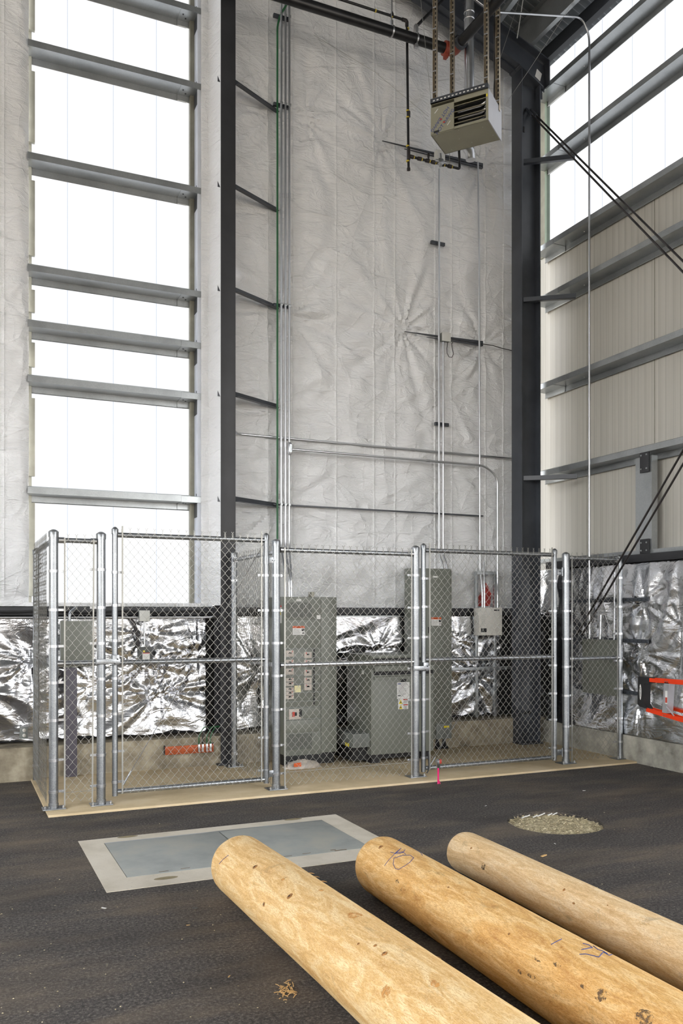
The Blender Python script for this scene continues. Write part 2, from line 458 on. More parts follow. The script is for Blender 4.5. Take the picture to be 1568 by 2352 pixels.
# ------------------------------------------------------------------ floor with a round unpaved patch
hc = at(1275, 1889, z=0); HR = .365
mb = MB()
n = 48; hb = []
for k in range(n):
    a = 2 * pi * k / n; rr = HR * (1 + .05 * noise.noise(Vector((cos(a) * 2, sin(a) * 2, 3))))
    hb.append(Vector((hc.x + rr * cos(a), hc.y + rr * sin(a), 0)))
sq = []
for k in range(n):
    a = 2 * pi * k / n; t = 1 / max(abs(cos(a)), abs(sin(a))); sq.append(Vector((hc.x + 1.0 * t * cos(a), hc.y + 1.0 * t * sin(a), 0)))
mb.add(hb + sq + [p - Vector((0, 0, .05)) for p in hb], [(k, (k + 1) % n, n + (k + 1) % n, n + k) for k in range(n)] + [(2 * n + k, 2 * n + (k + 1) % n, (k + 1) % n, k) for k in range(n)])
x0, x1, y0, y1 = hc.x - 1, hc.x + 1, hc.y - 1, hc.y + 1
for (a, b_, c_, d_) in ((-10, x0, -14, 9.5), (x1, 7.3, -14, 9.5), (x0, x1, -14, y0), (x0, x1, y1, 9.5)):
    mb.add([(a, c_, 0), (b_, c_, 0), (b_, d_, 0), (a, d_, 0)], [(0, 1, 2, 3)])
struct(mb.build('floor', 'asphalt'))
g = MB()


def gravel_fn(i, j):
    r = HR * 1.03 * i / 26; a = 2 * pi * j / 72
    p = Vector((hc.x + r * cos(a), hc.y + r * sin(a), 0))
    h = -.030 + .012 * noise.noise(p * 12) + .010 * noise.noise(p * 60)
    return (p.x, p.y, h)


g.grid(27, 73, gravel_fn)
for k in range(900):
    a = R.uniform(0, 2 * pi); r = HR * .97 * sqrt(R.random()); s_ = R.uniform(.005, .014)
    c = Vector((hc.x + r * cos(a), hc.y + r * sin(a), -.026 + R.uniform(0, .008)))
    vs = [c + Vector((R.uniform(-1, 1), R.uniform(-1, 1), R.uniform(.1, .9))) * s_ for _ in range(6)]
    g.add(vs, [(0, 1, 2), (0, 2, 3), (0, 3, 4), (0, 4, 1), (5, 2, 1), (5, 3, 2), (5, 4, 3), (5, 1, 4)])
tag(g.build('gravel', 'gravel'), 'pale crushed gravel filling the round unpaved hole in the asphalt', 'gravel', kind='stuff')

# equipment pad
mb = MB(); mb.box((.70, 7.22, -.1), (6.82, 9.0, PZ), .006)
struct(mb.build('floor_slab', 'pad'))
# thin spilled mortar around the front left corner of the pad
# kerbs
mb = MB(); mb.box((-10, YK, -.1), (7.3, 9.6, .33), .012); struct(mb.build('baseboard_back', 'kerb'))
mb = MB(); mb.box((XK, .8, -.1), (7.4, YK - .001, .29), .012); mb.box((XK, -14, -.1), (7.4, -9, .29), .012); struct(mb.build('baseboard_right', 'kerb_r'))


# ------------------------------------------------------------------ back wall liner (white) ------------
def folds(u, v, pulls, amp=1.0, seed=0.0):
    """soft pulled-fabric relief"""
    h = .020 * noise.noise(Vector((u * 1.3, v * .55, seed)))
    q = .55 + .45 * noise.noise(Vector((u * .6, v * .4, seed + 9)))
    a = noise.noise(Vector(((u * .80 + v * .6) * 1.0, (v * .8 - u * .6) * 4.2, seed + 2)))
    b_ = noise.noise(Vector(((u * .80 - v * .6) * 1.0, (v * .8 + u * .6) * 4.6, seed + 5)))
    h += amp * .030 * q * (1 - abs(a) * 2.2) + amp * .026 * (1 - q) * (1 - abs(b_) * 2.2)
    low = 1 + 1.1 * exp(-max(0, v - 1.9) / .9)
    h *= low
    c = noise.noise(Vector((u * 1.4, v * 7.5, seed + 12)))
    h += amp * .006 * (1 - abs(c) * 2)
    for (pu, pv, s_, rad) in pulls:
        du, dv = u - pu, v - pv; d = sqrt(du * du + dv * dv) + 1e-4; an = atan2(dv, du)
        k = sin(an * 11 + 3 * noise.noise(Vector((pu, pv, an * 1.5)))) + .6 * sin(an * 23 + pu * 7)
        h += s_ * .020 * k * exp(-d / rad) * min(1, d / .10) - s_ * .035 * exp(-(d / (rad * .35)) ** 2)
    return h


def liner(name, u0, u1, v0, v1, pulls, seams, seed, step=.028, top=None, edge=None):
    us = []; u = u0
    while u < u1: us.append(u); u += step
    us.append(u1)
    for s_ in seams: us += [s_ - .012, s_ - .004, s_, s_ + .004, s_ + .012]
    us = sorted(set(round(x, 4) for x in us if u0 <= x <= u1))
    nv = int((v1 - v0) / step) + 1

    def fn(i, j):
        u = us[i]; v_ = v0 + (v1 - v0) * j / (nv - 1)
        h = folds(u, v_, pulls, 1, seed)
        ten = 1.0
        for s_ in seams:
            d = abs(u - s_)
            ten = min(ten, .35 + .65 * min(1, d / .18))
            if d < .014: h += 0
        y = YL - .012 - h * ten
        for s_ in seams:
            d = abs(u - s_)
            if d < .013: y -= .009 * (1 - d / .013)
        e = min(1, (v_ - v0) / .12)
        y = YL - .012 + (y - YL + .012) * e
        if edge == 'right':
            d = u1 - u
            if d < .1: y += (1 - d / .1) ** 2 * .05
        return (u, y, v_)
    mb = MB(); mb.grid(len(us), nv, fn)
    return mb.build(name, 'liner', fix=False)


br_end_z = []
BRL = [(545, 195), (545, 435), (545, 672), (545, 912), (541, 1152)]
brz = [at(px, py, y=8.86).z for px, py in BRL]
# (photo heights of the brace ends on the liner)
pulls_c = [(3.33, z - .02, 1.2, .55) for z in brz]
pulls_c += [(at(875, 318, y=YL).x, at(875, 318, y=YL).z, 1.2, .9), (at(1105, 378, y=YL).x, at(1105, 378, y=YL).z, 1.3, .7),
            (at(925, 755, y=YL).x, at(925, 755, y=YL).z, 1.4, 1.1), (at(1108, 790, y=YL).x, at(1108, 790, y=YL).z, 1.3, .6),
            (at(660, 720, y=YL).x, at(660, 720, y=YL).z, 1.2, 1.0), (at(640, 1165, y=YL).x, at(640, 1165, y=YL).z, 1.1, .7),
            (at(1030, 905, y=YL).x, at(1030, 905, y=YL).z, .8, .6), (at(700, 270, y=YL).x, at(700, 270, y=YL).z, .9, 1.0), (at(640, 250, y=YL).x, at(640, 250, y=YL).z, .8, .8)]
seam_c = [at(px, 900, y=YL).x for px in (614, 671, 770, 857, 905, 997, 1035, 1112, 1153)]
struct(liner('wall_back', 2.79, 6.74, 1.705, 9.9, pulls_c, seam_c, 1.0))
struct(liner('wall_back', -3.2, .705, 1.745, 10.4, [(.70, z, .7, .5) for z in (7.3, 6.2, 5.1, 4.5, 4.0, 2.85)] + [(-.3, 5, .8, .8)], [at(9, 900, y=YL).x, -.55, -1.4], 5.0, edge='right'))


# strip between the window and the left column, turning in to the column
def strip_fn(i, j):
    pl = [(2.475, YL + .03), (2.478, YL - .01), (2.50, YL - .02), (2.555, YL - .02), (2.57, YL - .04), (2.585, YL - .10), (2.60, YL - .17), (2.61, YL - .24), (2.625, YL - .30)]
    x, y = pl[i]; v_ = 1.72 + j * .03
    y -= .010 * i / 3 * noise.noise(Vector((i * .8, v_ * 3.5, 3))) + .008 * noise.noise(Vector((i * 1.5 + v_ * 4, v_ * 8, 7)))
    return (x - .005 * i * noise.noise(Vector((i, v_ * 2.2, 1))) * .5, y, v_)


mb = MB(); mb.grid(9, 290, strip_fn); struct(mb.build('wall_back', 'liner', fix=False))

# sill trim under the left window, reveal trims
mb = MB(); mb.box((-3.2, YL - .03, 1.705), (2.60, YW, 1.745), .004)
struct(mb.build('trim_1', 'liner'))
mb = MB()
jl = at(77, 900, y=9.35).x
for (za, zb) in ((1.75, 2.86), (2.98, 3.93), (4.10, 4.50), (4.66, 5.04), (5.24, 6.16), (6.40, 7.28), (7.55, 10.4)):
    mb.box((.70, 9.33, za + .06), (jl + .012, 9.37, zb - .09), .002)
mb.box((.66, 9.37, 1.745), (.745, 9.41, 10.4))
struct(mb.build('trim_2', 'jamb'))
mb = MB(); mb.box((2.392, 9.34, 1.745), (2.445, 9.40, 10.4), .002); struct(mb.build('trim_3', 'jamb'))
mb = MB(); mb.box((2.440, 9.205, 1.745), (2.476, 9.40, 10.4), .002); struct(mb.build('trim_4', 'jamb_white'))

# back window glazing
w1 = thing('window_1', 'tall translucent white glazing crossed by galvanized girts in the back wall', 'window', (1.57, YW, 1.74)); w1['kind'] = 'structure'
xs = [.64] + [at(px, 700, y=YW).x for px in (155, 260, 359)] + [2.47]
for i in range(4):
    mb = MB(); mb.box((xs[i] + .003, YW, 1.70), (xs[i + 1] - .003, YW + .03, 10.6)); mb.build('glazing_panel', 'glaze_back', w1)
for x in xs[1:4]:
    mb = MB(); mb.box((x - .004, YW - .004, 1.70), (x + .004, YW + .03, 10.6)); mb.build('glazing_joint', 'glaze_seam', w1)


# ------------------------------------------------------------------ Z girts
def zprof(d=.20, f=.066, t=.004, lip=.016, up=True):
    """p: depth from inner flange (0) to outer (d); q: height. inner flange up, outer flange down"""
    return [(0, 0), (0, f), (lip * .7, f + lip * .5), (lip * .7 + .003, f + lip * .5 - t), (t, f - t * .6), (t, t), (d, t), (d, -f), (d - lip * .7, -f - lip * .5), (d - lip * .7 - .003, -f - lip * .5 + t), (d - t, -f + t * .6), (d - t, 0)]


names = ['topmost', 'second', 'third', 'fourth', 'fifth', 'sixth', 'lowest']
gz = [at(400, 0, y=YL).z, 7.426, 6.288, 5.158, 4.596, 4.039, 2.912]
for i, zt in enumerate(gz):
    z = zt - .066
    t = thing('wall_girt', '%s galvanized Z-shaped girt across the left window%s' % (names[i], ', cut by the top of the picture' if i == 0 else ''), 'beam', (1.6, YL, z), 'galvanized girts across the left window')
    mb = MB(); mb.prism(zprof(), (.695, YL, z), (2.36, YL, z), (0, 1, 0), (0, 0, 1)); mb.build('channel', 'galv', t)
    # lapped end piece with bolts and clip to the jamb
    mb = MB(); mb.prism(zprof(.196, .063, .007), (2.26, YL - .004, z - .004), (2.50, YL - .004, z - .004), (0, 1, 0), (0, 0, 1)); mb.build('lap_piece', 'galv', t)
    mb = MB(); mb.box((2.438, YL + .02, z - .16), (2.444, YL + .18, z + .005)); mb.box((2.435, YL + .04, z + .01), (2.46, YL + .05, z + .10)); mb.build('clip', 'rafter_steel', t)
    for dx in (2.30, 2.34):
        mb = MB(); mb.cyl((dx, YL + .08 + (dx - 2.30) * 1.4, z - .008), (dx, YL + .08 + (dx - 2.30) * 1.4, z), .009, 8); mb.build('bolt', 'black_steel', t)

# black beam and pipes at foot of liner
mb = MB(); mb.box((-3.2, YL - .05, 1.615), (6.7, YL + .15, 1.70), .004)
tag(mb.build('base_beam', 'black_steel'), 'black horizontal steel beam along the bottom edge of the white liner', 'beam')
mb = MB(); mb.tube([(-3.2, 9.06, 1.592), (2.60, 9.06, 1.592)], .013, 10)
tag(mb.build('conduit', 'emt'), 'thin grey conduit running level below the left window sill', 'pipe')
mb = MB(); mb.tube([(-3.2, 9.09, 1.66)] + [(x * .2 - 3.0, 9.085 + .006 * sin(x), 1.655 + .01 * sin(x * 1.7)) for x in range(1, 28)] + [(2.58, 9.09, 1.64)], .013, 8)
tag(mb.build('cable', 'black'), 'black cable sagging along the black beam below the left window', 'cable')
mb = MB(); mb.box((3.7, YL - .09, 1.595), (4.97, YL - .04, 1.61)); tag(mb.build('ledge_strip', 'galv'), 'pale metal strip under the black beam behind the transformer', 'strip')


# ------------------------------------------------------------------ foil insulation
def foilh(u, v, seed, pulls):
    w = Vector((u * 1.3, v * 1.3, seed)); du = .25 * noise.noise(w); dv = .25 * noise.noise(w + Vector((7, 3, 1)))
    uu, vv = u + du, v + dv
    a = noise.noise(Vector(((uu + vv * .4) * .8, (vv - uu * .4) * 4.2, seed)))
    b_ = noise.noise(Vector(((uu - vv * .7) * 1.2, (vv + uu * .7) * 3.6, seed + 4)))
    c = noise.noise(Vector((uu * 6, vv * 6, seed + 8)))
    qq = .5 + noise.noise(Vector((u * .9, v * 1.2, seed + 33)))
    h = .045 * noise.noise(Vector((u * 1.6, v * 1.9, seed + 20))) + .030 * qq * (1 - abs(a) * 2.5) + .020 * (1 - qq) * (1 - abs(b_) * 2.5) + .003 * c
    for (pu, pv, s_, rad) in pulls:
        x, y = u - pu, v - pv; d = sqrt(x * x + y * y) + 1e-4; an = atan2(y, x)
        k = abs(sin(an * 4.5 + 4 * noise.noise(Vector((pu, pv, an * 1.2))))) * 1.7 + .3 * abs(sin(an * 11 + pu * 5))
        h += s_ * .026 * (k - .8) * exp(-d / rad) * min(1, d / .10)
    return h


def foil_back(name, u0, u1, v0, v1, pulls, seed, hang=0.0, step=.02):
    nu = int((u1 - u0) / step) + 1; nv = int((v1 - v0) / step) + 1

    def fn(i, j):
        u = u0 + (u1 - u0) * i / (nu - 1); t = j / (nv - 1)
        vb = v0 + .035 * (noise.noise(Vector((u * 3, 5, seed))) + .5 * noise.noise(Vector((u * 11, 2, seed))))
        v_ = vb + (v1 - vb) * t
        y = 9.13 - foilh(u, v_, seed, pulls) * (1.15 - .75 * max(0, t - .75) * 4) - hang * (1 - t) ** 2
        return (u, min(y, 9.19), v_)
    mb = MB(); mb.grid(nu, nv, fn)
    return mb.build(name, 'foil', fix=False)


tag(foil_back('foil_insulation', -2.6, .74, .36, 1.60, [(.72, 1.15, .8, .4), (-.2, .9, .8, .5)], 2.0), 'crinkled silver foil insulation left of the fence, behind the grey double outlet', 'insulation')
tag(foil_back('foil_insulation', .78, 2.50, .375, 1.60, [(1.82, 1.42, 1.0, .35), (1.85, 1.10, 1.4, .45), (2.40, 1.2, 1.1, .4), (2.0, .8, 1.2, .5), (1.33, .9, .8, .3)], 6.0, .03), 'bright torn silver foil insulation behind the left fence gate', 'insulation')
tag(foil_back('foil_insulation', 2.86, 6.32, .375, 1.60, [(5.7, 1.3, 1.2, .4), (5.9, .9, 1.3, .5), (3.1, 1, 1, .4), (4.6, 1.2, .8, .4)], 11.0), 'silver foil insulation behind the grey cabinets between the two columns', 'insulation')


def foil_right(i, j, nu=430, nv=92):
    u = 9.05 - 5.9 * i / (nu - 1); t = j / (nv - 1)
    vb = .297 + .006 * noise.noise(Vector((u * 5, 1, 3))); v_ = vb + (2.19 - vb) * t
    pulls = [(7.2, 1.75, 1.3, .4), (7.2, 1.2, 1.4, .4), (7.25, .65, 1.2, .4), (8.1, 1.3, 1.2, .4), (6.7, 1.5, .8, .5)]
    vert = noise.noise(Vector((u * 2.6, v_ * .7, 31)))
    h = foilh(v_, u, 17.0, []) * .35 + foilh(u, v_, 23.0, pulls) * .45 + .03 * (1 - abs(vert) * 2.4)
    lean = (1 - t) ** 4 * .13
    x = min(XG + .02 - h * (1.1 - .8 * max(0, t - .9) * 10) * min(1, .25 + t * 5) - lean * .75, XG + .05)
    return (x, u, v_)


mb = MB(); mb.grid(430, 92, foil_right)
tag(mb.build('foil_insulation', 'foil', fix=False), 'silver foil insulation lining the right wall behind the orange ladder', 'insulation')

# ------------------------------------------------------------------ right wall panels + window
mb = MB(); mb.box((XP, .8, 2.18), (XP + .08, 9.6, 6.33)); mb.box((XP, -14, .29), (XP + .08, -9, 6.33)); struct(mb.build('wall_right', 'imp'))  # wide gap in the unseen stretch is added to let in side light
mb = MB(); mb.box((XP + .02, .8, .2), (XP + .08, 9.6, 2.18)); struct(mb.build('wall_right', 'black'))
mb = MB()
for px, py in ((1503, 800), (1348, 800)):
    y = at(px, py, x=XP).y; mb.box((XP - .003, y - .004, 2.3), (XP + .001, y + .004, 6.33))
for k in range(1, 6):
    y = at(1503, 800, x=XP).y - k * 1.1; mb.box((XP - .003, y - .004, 2.3), (XP + .001, y + .004, 6.33))
struct(mb.build('trim_5', 'jamb'))
w2 = thing('window_2', 'high band of translucent white glazing along the right wall', 'window', (XP, 6, 6.4)); w2['kind'] = 'structure'
yy = 9.13
while yy > -13:
    mb = MB(); mb.box((XP, yy - .494, 6.33), (XP + .03, yy - .003, 8.95)); mb.build('glazing_panel', 'glaze_right', w2)
    mb = MB(); mb.box((XP - .004, yy - .503, 6.33), (XP + .03, yy - .496, 8.95)); mb.build('glazing_joint', 'glaze_seam', w2)
    yy -= .5
mb = MB(); mb.box((XP - .05, 9.13, 6.33), (XP + .02, 9.17, 9.0)); struct(mb.build('trim_6', 'green_jamb'))
mb = MB(); mb.box((XP - .02, 9.17, 6.33), (XP + .03, 9.32, 9.1)); struct(mb.build('trim_7', 'jamb'))
# back corner closure
mb = MB(); mb.box((6.6, 9.40, 1.7), (XP + .05, 9.48, 9.8)); struct(mb.build('wall_corner', 'imp'))

rz = [(8.39, 'topmost galvanized girt across the high right window'), (7.50, 'second galvanized girt across the high right window'),
      (6.367, 'galvanized girt forming the sill of the high right window'), (5.714, 'galvanized girt just below the right window sill'),
      (4.589, 'middle galvanized girt on the ribbed right wall panels'), (3.466, 'lower galvanized girt on the right wall, above the short stud')]
for i, (zt, lb) in enumerate(rz):
    z = zt - .066
    t = thing('wall_girt', lb, 'beam', (XG, 6, z), 'galvanized girts on the right wall')
    mb = MB(); mb.prism(zprof(), (XG, 9.18, z), (XG, .9, z), (1, 0, 0), (0, 0, 1)); mb.build('channel', 'galv', t)
    mb = MB(); mb.prism(zprof(.196, .063, .007), (XG - .004, 9.18, z - .004), (XG - .004, 8.78 - .1 * (i % 2), z - .004), (1, 0, 0), (0, 0, 1)); mb.build('lap_piece', 'galv', t)
    mb = MB(); mb.cyl((XG + .13, 8.35, z - .006), (XG + .13, 8.35, z + .006), .008, 8); mb.build('bolt', 'white_lbl', t)
# black base beam of right wall
t = thing('base_beam', 'black horizontal steel beam along the top of the foil on the right wall', 'beam', (6.95, 6, 2.2))
mb = MB(); mb.box((6.86, .9, 2.20), (7.05, 8.88, 2.285), .004); mb.build('beam', 'black_steel', t)
mb = MB(); mb.box((6.93, .9, 2.287), (7.10, 9.2, 2.335), .003); mb.build('galvanized_track', 'galv', t)
# short galvanized stud with black clip plates
sy = at(1478, 1150, x=XG).y
t = thing('wall_stud', 'short upright galvanized stud with black clip plates on the right wall', 'beam', (XG, sy, 2.3))
ya, yb = at(1455, 1150, x=XG).y, at(1491, 1150, x=XG).y
mb = MB(); mb.box((XG + .03, yb, 2.335), (XG + .035, ya, 3.36)); mb.box((XG + .03, ya, 2.335), (XG + .11, ya + .004, 3.36)); mb.box((XG + .03, yb, 2.335), (XG + .11, yb - .004, 3.36))
mb.build('stud', 'galv', t)
pa, pb = at(1468, 1150, x=XG).y, at(1488, 1150, x=XG).y
for za, zb in ((3.18, 3.41), (2.285, 2.45)):
    mb = MB(); mb.box((XG + .005, pb, za), (XG + .02, pa, zb), .002); c = mb.build('clip_plate', 'black_steel', t)
    for dy in (.025, (pa - pb) - .025):
        for dz in (.04, zb - za - .04):
            mb = MB(); mb.cyl((XG + .004, pb + dy, za + dz), (XG - .004, pb + dy, za + dz), .010, 8); mb.build('bolt', 'galv', c)


# ------------------------------------------------------------------ steel columns, rafter, roof
def ibeam(mb, flat, z0, z1, ax):
    pass


t = thing('steel_column', 'black steel wide-flange column standing right of the left window', 'column', (2.68, 8.95, PZ))
mb = MB()
mb.box((2.60, 8.85, PZ), (2.762, 8.864, 10.4), .002); mb.box((2.60, 9.10, PZ), (2.762, 9.114, 10.4), .002); mb.box((2.676, 8.864, PZ), (2.686, 9.10, 10.4))
mb.build('shaft', 'black_steel', t)
mb = MB(); mb.box((2.56, 8.82, PZ), (2.80, 8.897, PZ + .02), .003); mb.build('base_plate', 'black_steel', t)
bl = ['top', 'second', 'third', 'fourth', 'lowest']
ordn = ['topmost', 'second', 'third', 'fourth', 'lowest']
for i, z in enumerate(brz):
    a = Vector((2.765, 8.87, z)); e = Vector((3.34, 9.18, z - .0)); d = e - a
    b2 = thing('flange_brace', '%s dark steel brace angling from the left column to the white liner' % ordn[i], 'brace', a, 'braces from the left column to the liner')
    mb = MB(); sd = Vector((d.y, -d.x, 0)).normalized()
    mb.obox(a, d, (0, 0, .055), sd * .004); mb.obox(a, d, sd * .05, (0, 0, .004)); mb.build('angle', 'rafter_steel', b2)
    mb = MB(); mb.add([(2.598, 8.87, z - .01), (2.57, 8.87, z + .05), (2.57, 8.87, z - .01), (2.598, 8.875, z - .01), (2.57, 8.875, z + .05), (2.57, 8.875, z - .01)], [(0, 1, 2), (3, 5, 4), (0, 3, 4, 1), (1, 4, 5, 2), (2, 5, 3, 0)])
    mb.build('gusset', 'rafter_steel', b2)

CXA, CXB, CYA, CYB = 6.375, 6.66, 8.72, 8.93
t = thing('steel_column', 'large black steel column in the corner under the rafter', 'column', (6.52, 8.82, PZ))
mb = MB(); zt = 8.36
mb.box((CXA, CYA, PZ), (CXA + .014, CYB, zt), .002); mb.box((CXB - .014, CYA, PZ), (CXB, CYB, zt - .16), .002); mb.box((CXA + .014, CYA + .095, PZ), (CXB - .014, CYA + .107, zt - .16))
mb.build('shaft', 'rafter_steel', t)
mb = MB(); mb.box((CXA - .01, CYA - .02, PZ), (CXB + .03, 8.899, PZ + .022), .003); mb.build('base_plate', 'black_steel', t)
mb = MB()
a_, b_ = (6.34, 8.365), (6.70, 8.175)
mb.hexa([(a_[0], CYA - .01, a_[1]), (b_[0], CYA - .01, b_[1]), (b_[0], CYB, b_[1]), (a_[0], CYB, a_[1]), (a_[0], CYA - .01, a_[1] + .016), (b_[0], CYA - .01, b_[1] + .016), (b_[0], CYB, b_[1] + .016), (a_[0], CYB, a_[1] + .016)])
mb.build('cap_plate', 'rafter_steel', t)
for py in (900,):
    pass
for zz in (7.62,):
    for xx in (CXA + .03, CXA + .09):
        mb = MB(); mb.box((xx, CYA + .088, zz), (xx + .02, CYA + .094, zz + .07), .004); mb.build('slot', 'black', t)
for k, xx in enumerate((CXA + .12, CXA + .18)):
    mb = MB(); mb.cyl((xx, CYA + .094, .40), (xx, CYA + .085, .40), .022, 12); mb.build('bolt_hole', 'black', t)
# side flange braces of the right column
for i, (p0, p1) in enumerate((((1199, 372), (1320, 325)), ((1201, 690), (1322, 662)), ((1201, 1100), (1325, 1085)))):
    a = at(p0[0], p0[1], x=CXA + .02); a = Vector((CXA + .02, CYA - .01, at(p0[0], p0[1], y=CYA).z)); e = at(p1[0], p1[1], x=XG - .01)
    e.z = a.z - .0; d = e - a
    b2 = thing('flange_brace', '%s dark steel brace from the corner column to a right wall girt' % ('upper', 'middle', 'lower')[i], 'brace', a, 'braces from the corner column to the right wall')
    mb = MB(); sd = Vector((-d.y, d.x, 0)).normalized()
    mb.obox(a - Vector((0, 0, .02)), d, (0, 0, .055), sd * .004); mb.obox(a - Vector((0, 0, .02)), d, sd * .05, (0, 0, .004)); mb.build('angle', 'rafter_steel', b2)


def rz_low(x): return 8.38 + .36 * (6.34 - x)


t = thing('roof_rafter', 'charcoal steel rafter rising from the corner column to the upper left', 'beam', (CXA, CYA, 8.2))
mb = MB(); DEP = .33
L0 = CXB + .13; L1 = 1.0


def slab(mb, xa, xb, ya, yb, zo, th):
    mb.hexa([(xa, ya, rz_low(xa) + zo), (xb, ya, rz_low(xb) + zo), (xb, yb, rz_low(xb) + zo), (xa, yb, rz_low(xa) + zo), (xa, ya, rz_low(xa) + zo + th), (xb, ya, rz_low(xb) + zo + th), (xb, yb, rz_low(xb) + zo + th), (xa, yb, rz_low(xa) + zo + th)])


slab(mb, 6.345, L1, CYA, CYB, 0, .014); slab(mb, L0, L1, CYA, CYB, DEP, .014); slab(mb, L0, L1, CYA + .095, CYA + .107, -.02, DEP)
mb.hexa([(CXB - .02, CYA + .095, 8.10), (L0 - .03, CYA + .095, 8.10), (L0 - .03, CYA + .107, 8.10), (CXB - .02, CYA + .107, 8.10), (CXB - .02, CYA + .095, 8.30), (L0 - .03, CYA + .095, 8.25), (L0 - .03, CYA + .107, 8.25), (CXB - .02, CYA + .107, 8.30)])
mb.build('shaft', 'rafter_steel', t)
mb = MB(); mb.box((L0, CYA, rz_low(L0) + .02), (L0 + .015, CYB, rz_low(L0) + DEP)); mb.build('end_plate', 'rafter_steel', t)
mb = MB(); s0 = at(1233, 158, y=CYA + .09); mb.obox(s0, (.075, 0, -.045), (0, .003, 0), (-.03, 0, -.10)); mb.build('sticker', 'white_lbl', t)


t = thing('flange_brace', 'broad dark angle brace rising from the rafter towards the roof', 'brace', (6.0, 8.7, 8.7))
mb = MB(); a_ = at(1140, 50, y=8.72); e_ = Vector((a_.x + .08, a_.y - .75, a_.z + .22)); mb.obox(a_, e_ - a_, (.07, 0, .01), (0, 0, .006)); mb.obox(a_, e_ - a_, (.006, 0, 0), (0, 0, .07)); mb.build('angle', 'galv', t)


def deckz(x): return rz_low(x) + DEP + .36


mb = MB(); mb.hexa([(XP + .1, -14, deckz(XP + .1)), (XP + .1, 9.6, deckz(XP + .1)), (-3, 9.6, deckz(-3)), (-3, -14, deckz(-3)), (XP + .1, -14, deckz(XP + .1) + .06), (XP + .1, 9.6, deckz(XP + .1) + .06), (-3, 9.6, deckz(-3) + .06), (-3, -14, deckz(-3) + .06)])
mb.hexa([(-3, -14, deckz(-3)), (-3, 9.6, deckz(-3)), (-10, 9.6, deckz(1.1)), (-10, -14, deckz(1.1)), (-3, -14, deckz(-3) + .06), (-3, 9.6, deckz(-3) + .06), (-10, 9.6, deckz(1.1) + .06), (-10, -14, deckz(1.1) + .06)])
struct(mb.build('ceiling', 'deck'))
for i, (x, lb) in enumerate(((6.50, 'dark galvanized roof purlin resting on the rafter above the corner column'), (5.35, 'second galvanized roof purlin up from the corner, mostly behind the rafter'), (4.2, 'third galvanized roof purlin up the roof slope'))):
    z = rz_low(x) + DEP + .016
    t = thing('roof_purlin', lb, 'beam', (x, 7, z), 'roof purlins')
    mb = MB(); mb.prism([(0, 0), (.06, 0), (.06, .004), (.004, .004), (.004, .33), (-.056, .33), (-.056, .326), (0, .326)], (x, 9.1, z), (x, -6, z), (1, 0, 0), (0, 0, 1)); mb.build('channel', 'galv', t)
t = thing('eave_strut', 'dark eave strut along the top of the high right window', 'beam', (6.95, 7, 8.7))
mb = MB(); mb.prism([(0, 0), (.08, 0), (.08, .004), (.004, .006), (.004, .16), (.08, .15), (.08, .155), (0, .165)], (6.80, 9.1, 8.60), (6.80, -6, 8.60), (1, 0, 0), (0, 0, 1)); mb.build('channel', 'rafter_steel', t)

# far side and rear of the hall (seen only in reflections): open band in left wall and rear gap added to let daylight in
mb = MB(); mb.box((-10.1, -14, 0), (-10, 9.6, 2.6)); mb.box((-10.1, -14, 6.5), (-10, 9.6, 10.5)); mb.box((-10.1, -2.2, 2.6), (-10, -1.4, 6.5)); mb.box((-10.1, 5, 2.6), (-10, 9.6, 6.5)); struct(mb.build('wall_left', 'imp'))
mb = MB(); mb.box((-10, -14.1, 4.8), (7.3, -14, 12)); mb.box((-10, -14.1, 0), (-6, -14, 4.8)); mb.box((1.5, -14.1, 0), (7.3, -14, 4.8)); struct(mb.build('wall_front', 'imp'))
mb = MB(); mb.box((-10, 9.45, 1.6), (-2.6, 9.55, 10.5)); struct(mb.build('wall_back', 'imp'))
mb = MB(); mb.box((-3.3, 9.30, .30), (7.2, 9.44, 1.72)); struct(mb.build('wall_back', 'black'))


# ------------------------------------------------------------------ X-brace rods on the right side
def rod(px0, px1, label, e0=None, e1=None, r=.011):
    a = at(*px0, x=6.56) if e0 is None else Vector(e0); b_ = at(*px1, x=6.56)
    d = (b_ - a); a2 = a; b2 = b_ + d * (.6 if e1 is None else 0)
    mb = MB(); mb.tube([a2, b2], r, 10)
    t = thing('brace_rod', label, 'rod', a2, 'crossing brace rods by the right wall')
    mb.build('rod', 'rod', t)
    mb = MB(); dn = d.normalized(); mb.tube([a2 - dn * .02, a2 + dn * .16], r * 1.7, 8); mb.build('turnbuckle', 'rafter_steel', t)


ytop = CYA + .03
rod((1199, 249), (1568, 625), 'lower rod of the pair slanting down from the corner column past the high window', (6.50, 8.79, at(1199, 249, y=8.79).z))
rod((1208, 249), (1568, 600), 'upper rod of the pair slanting down from the corner column past the high window', (6.57, 8.79, at(1209, 251, y=8.79).z))
rod((1310, 1482), (1568, 1035), 'upper rod of the dark pair slanting up to the right over the right fence post')
rod((1322, 1482), (1568, 1066), 'lower rod of the dark pair slanting up to the right over the right fence post')


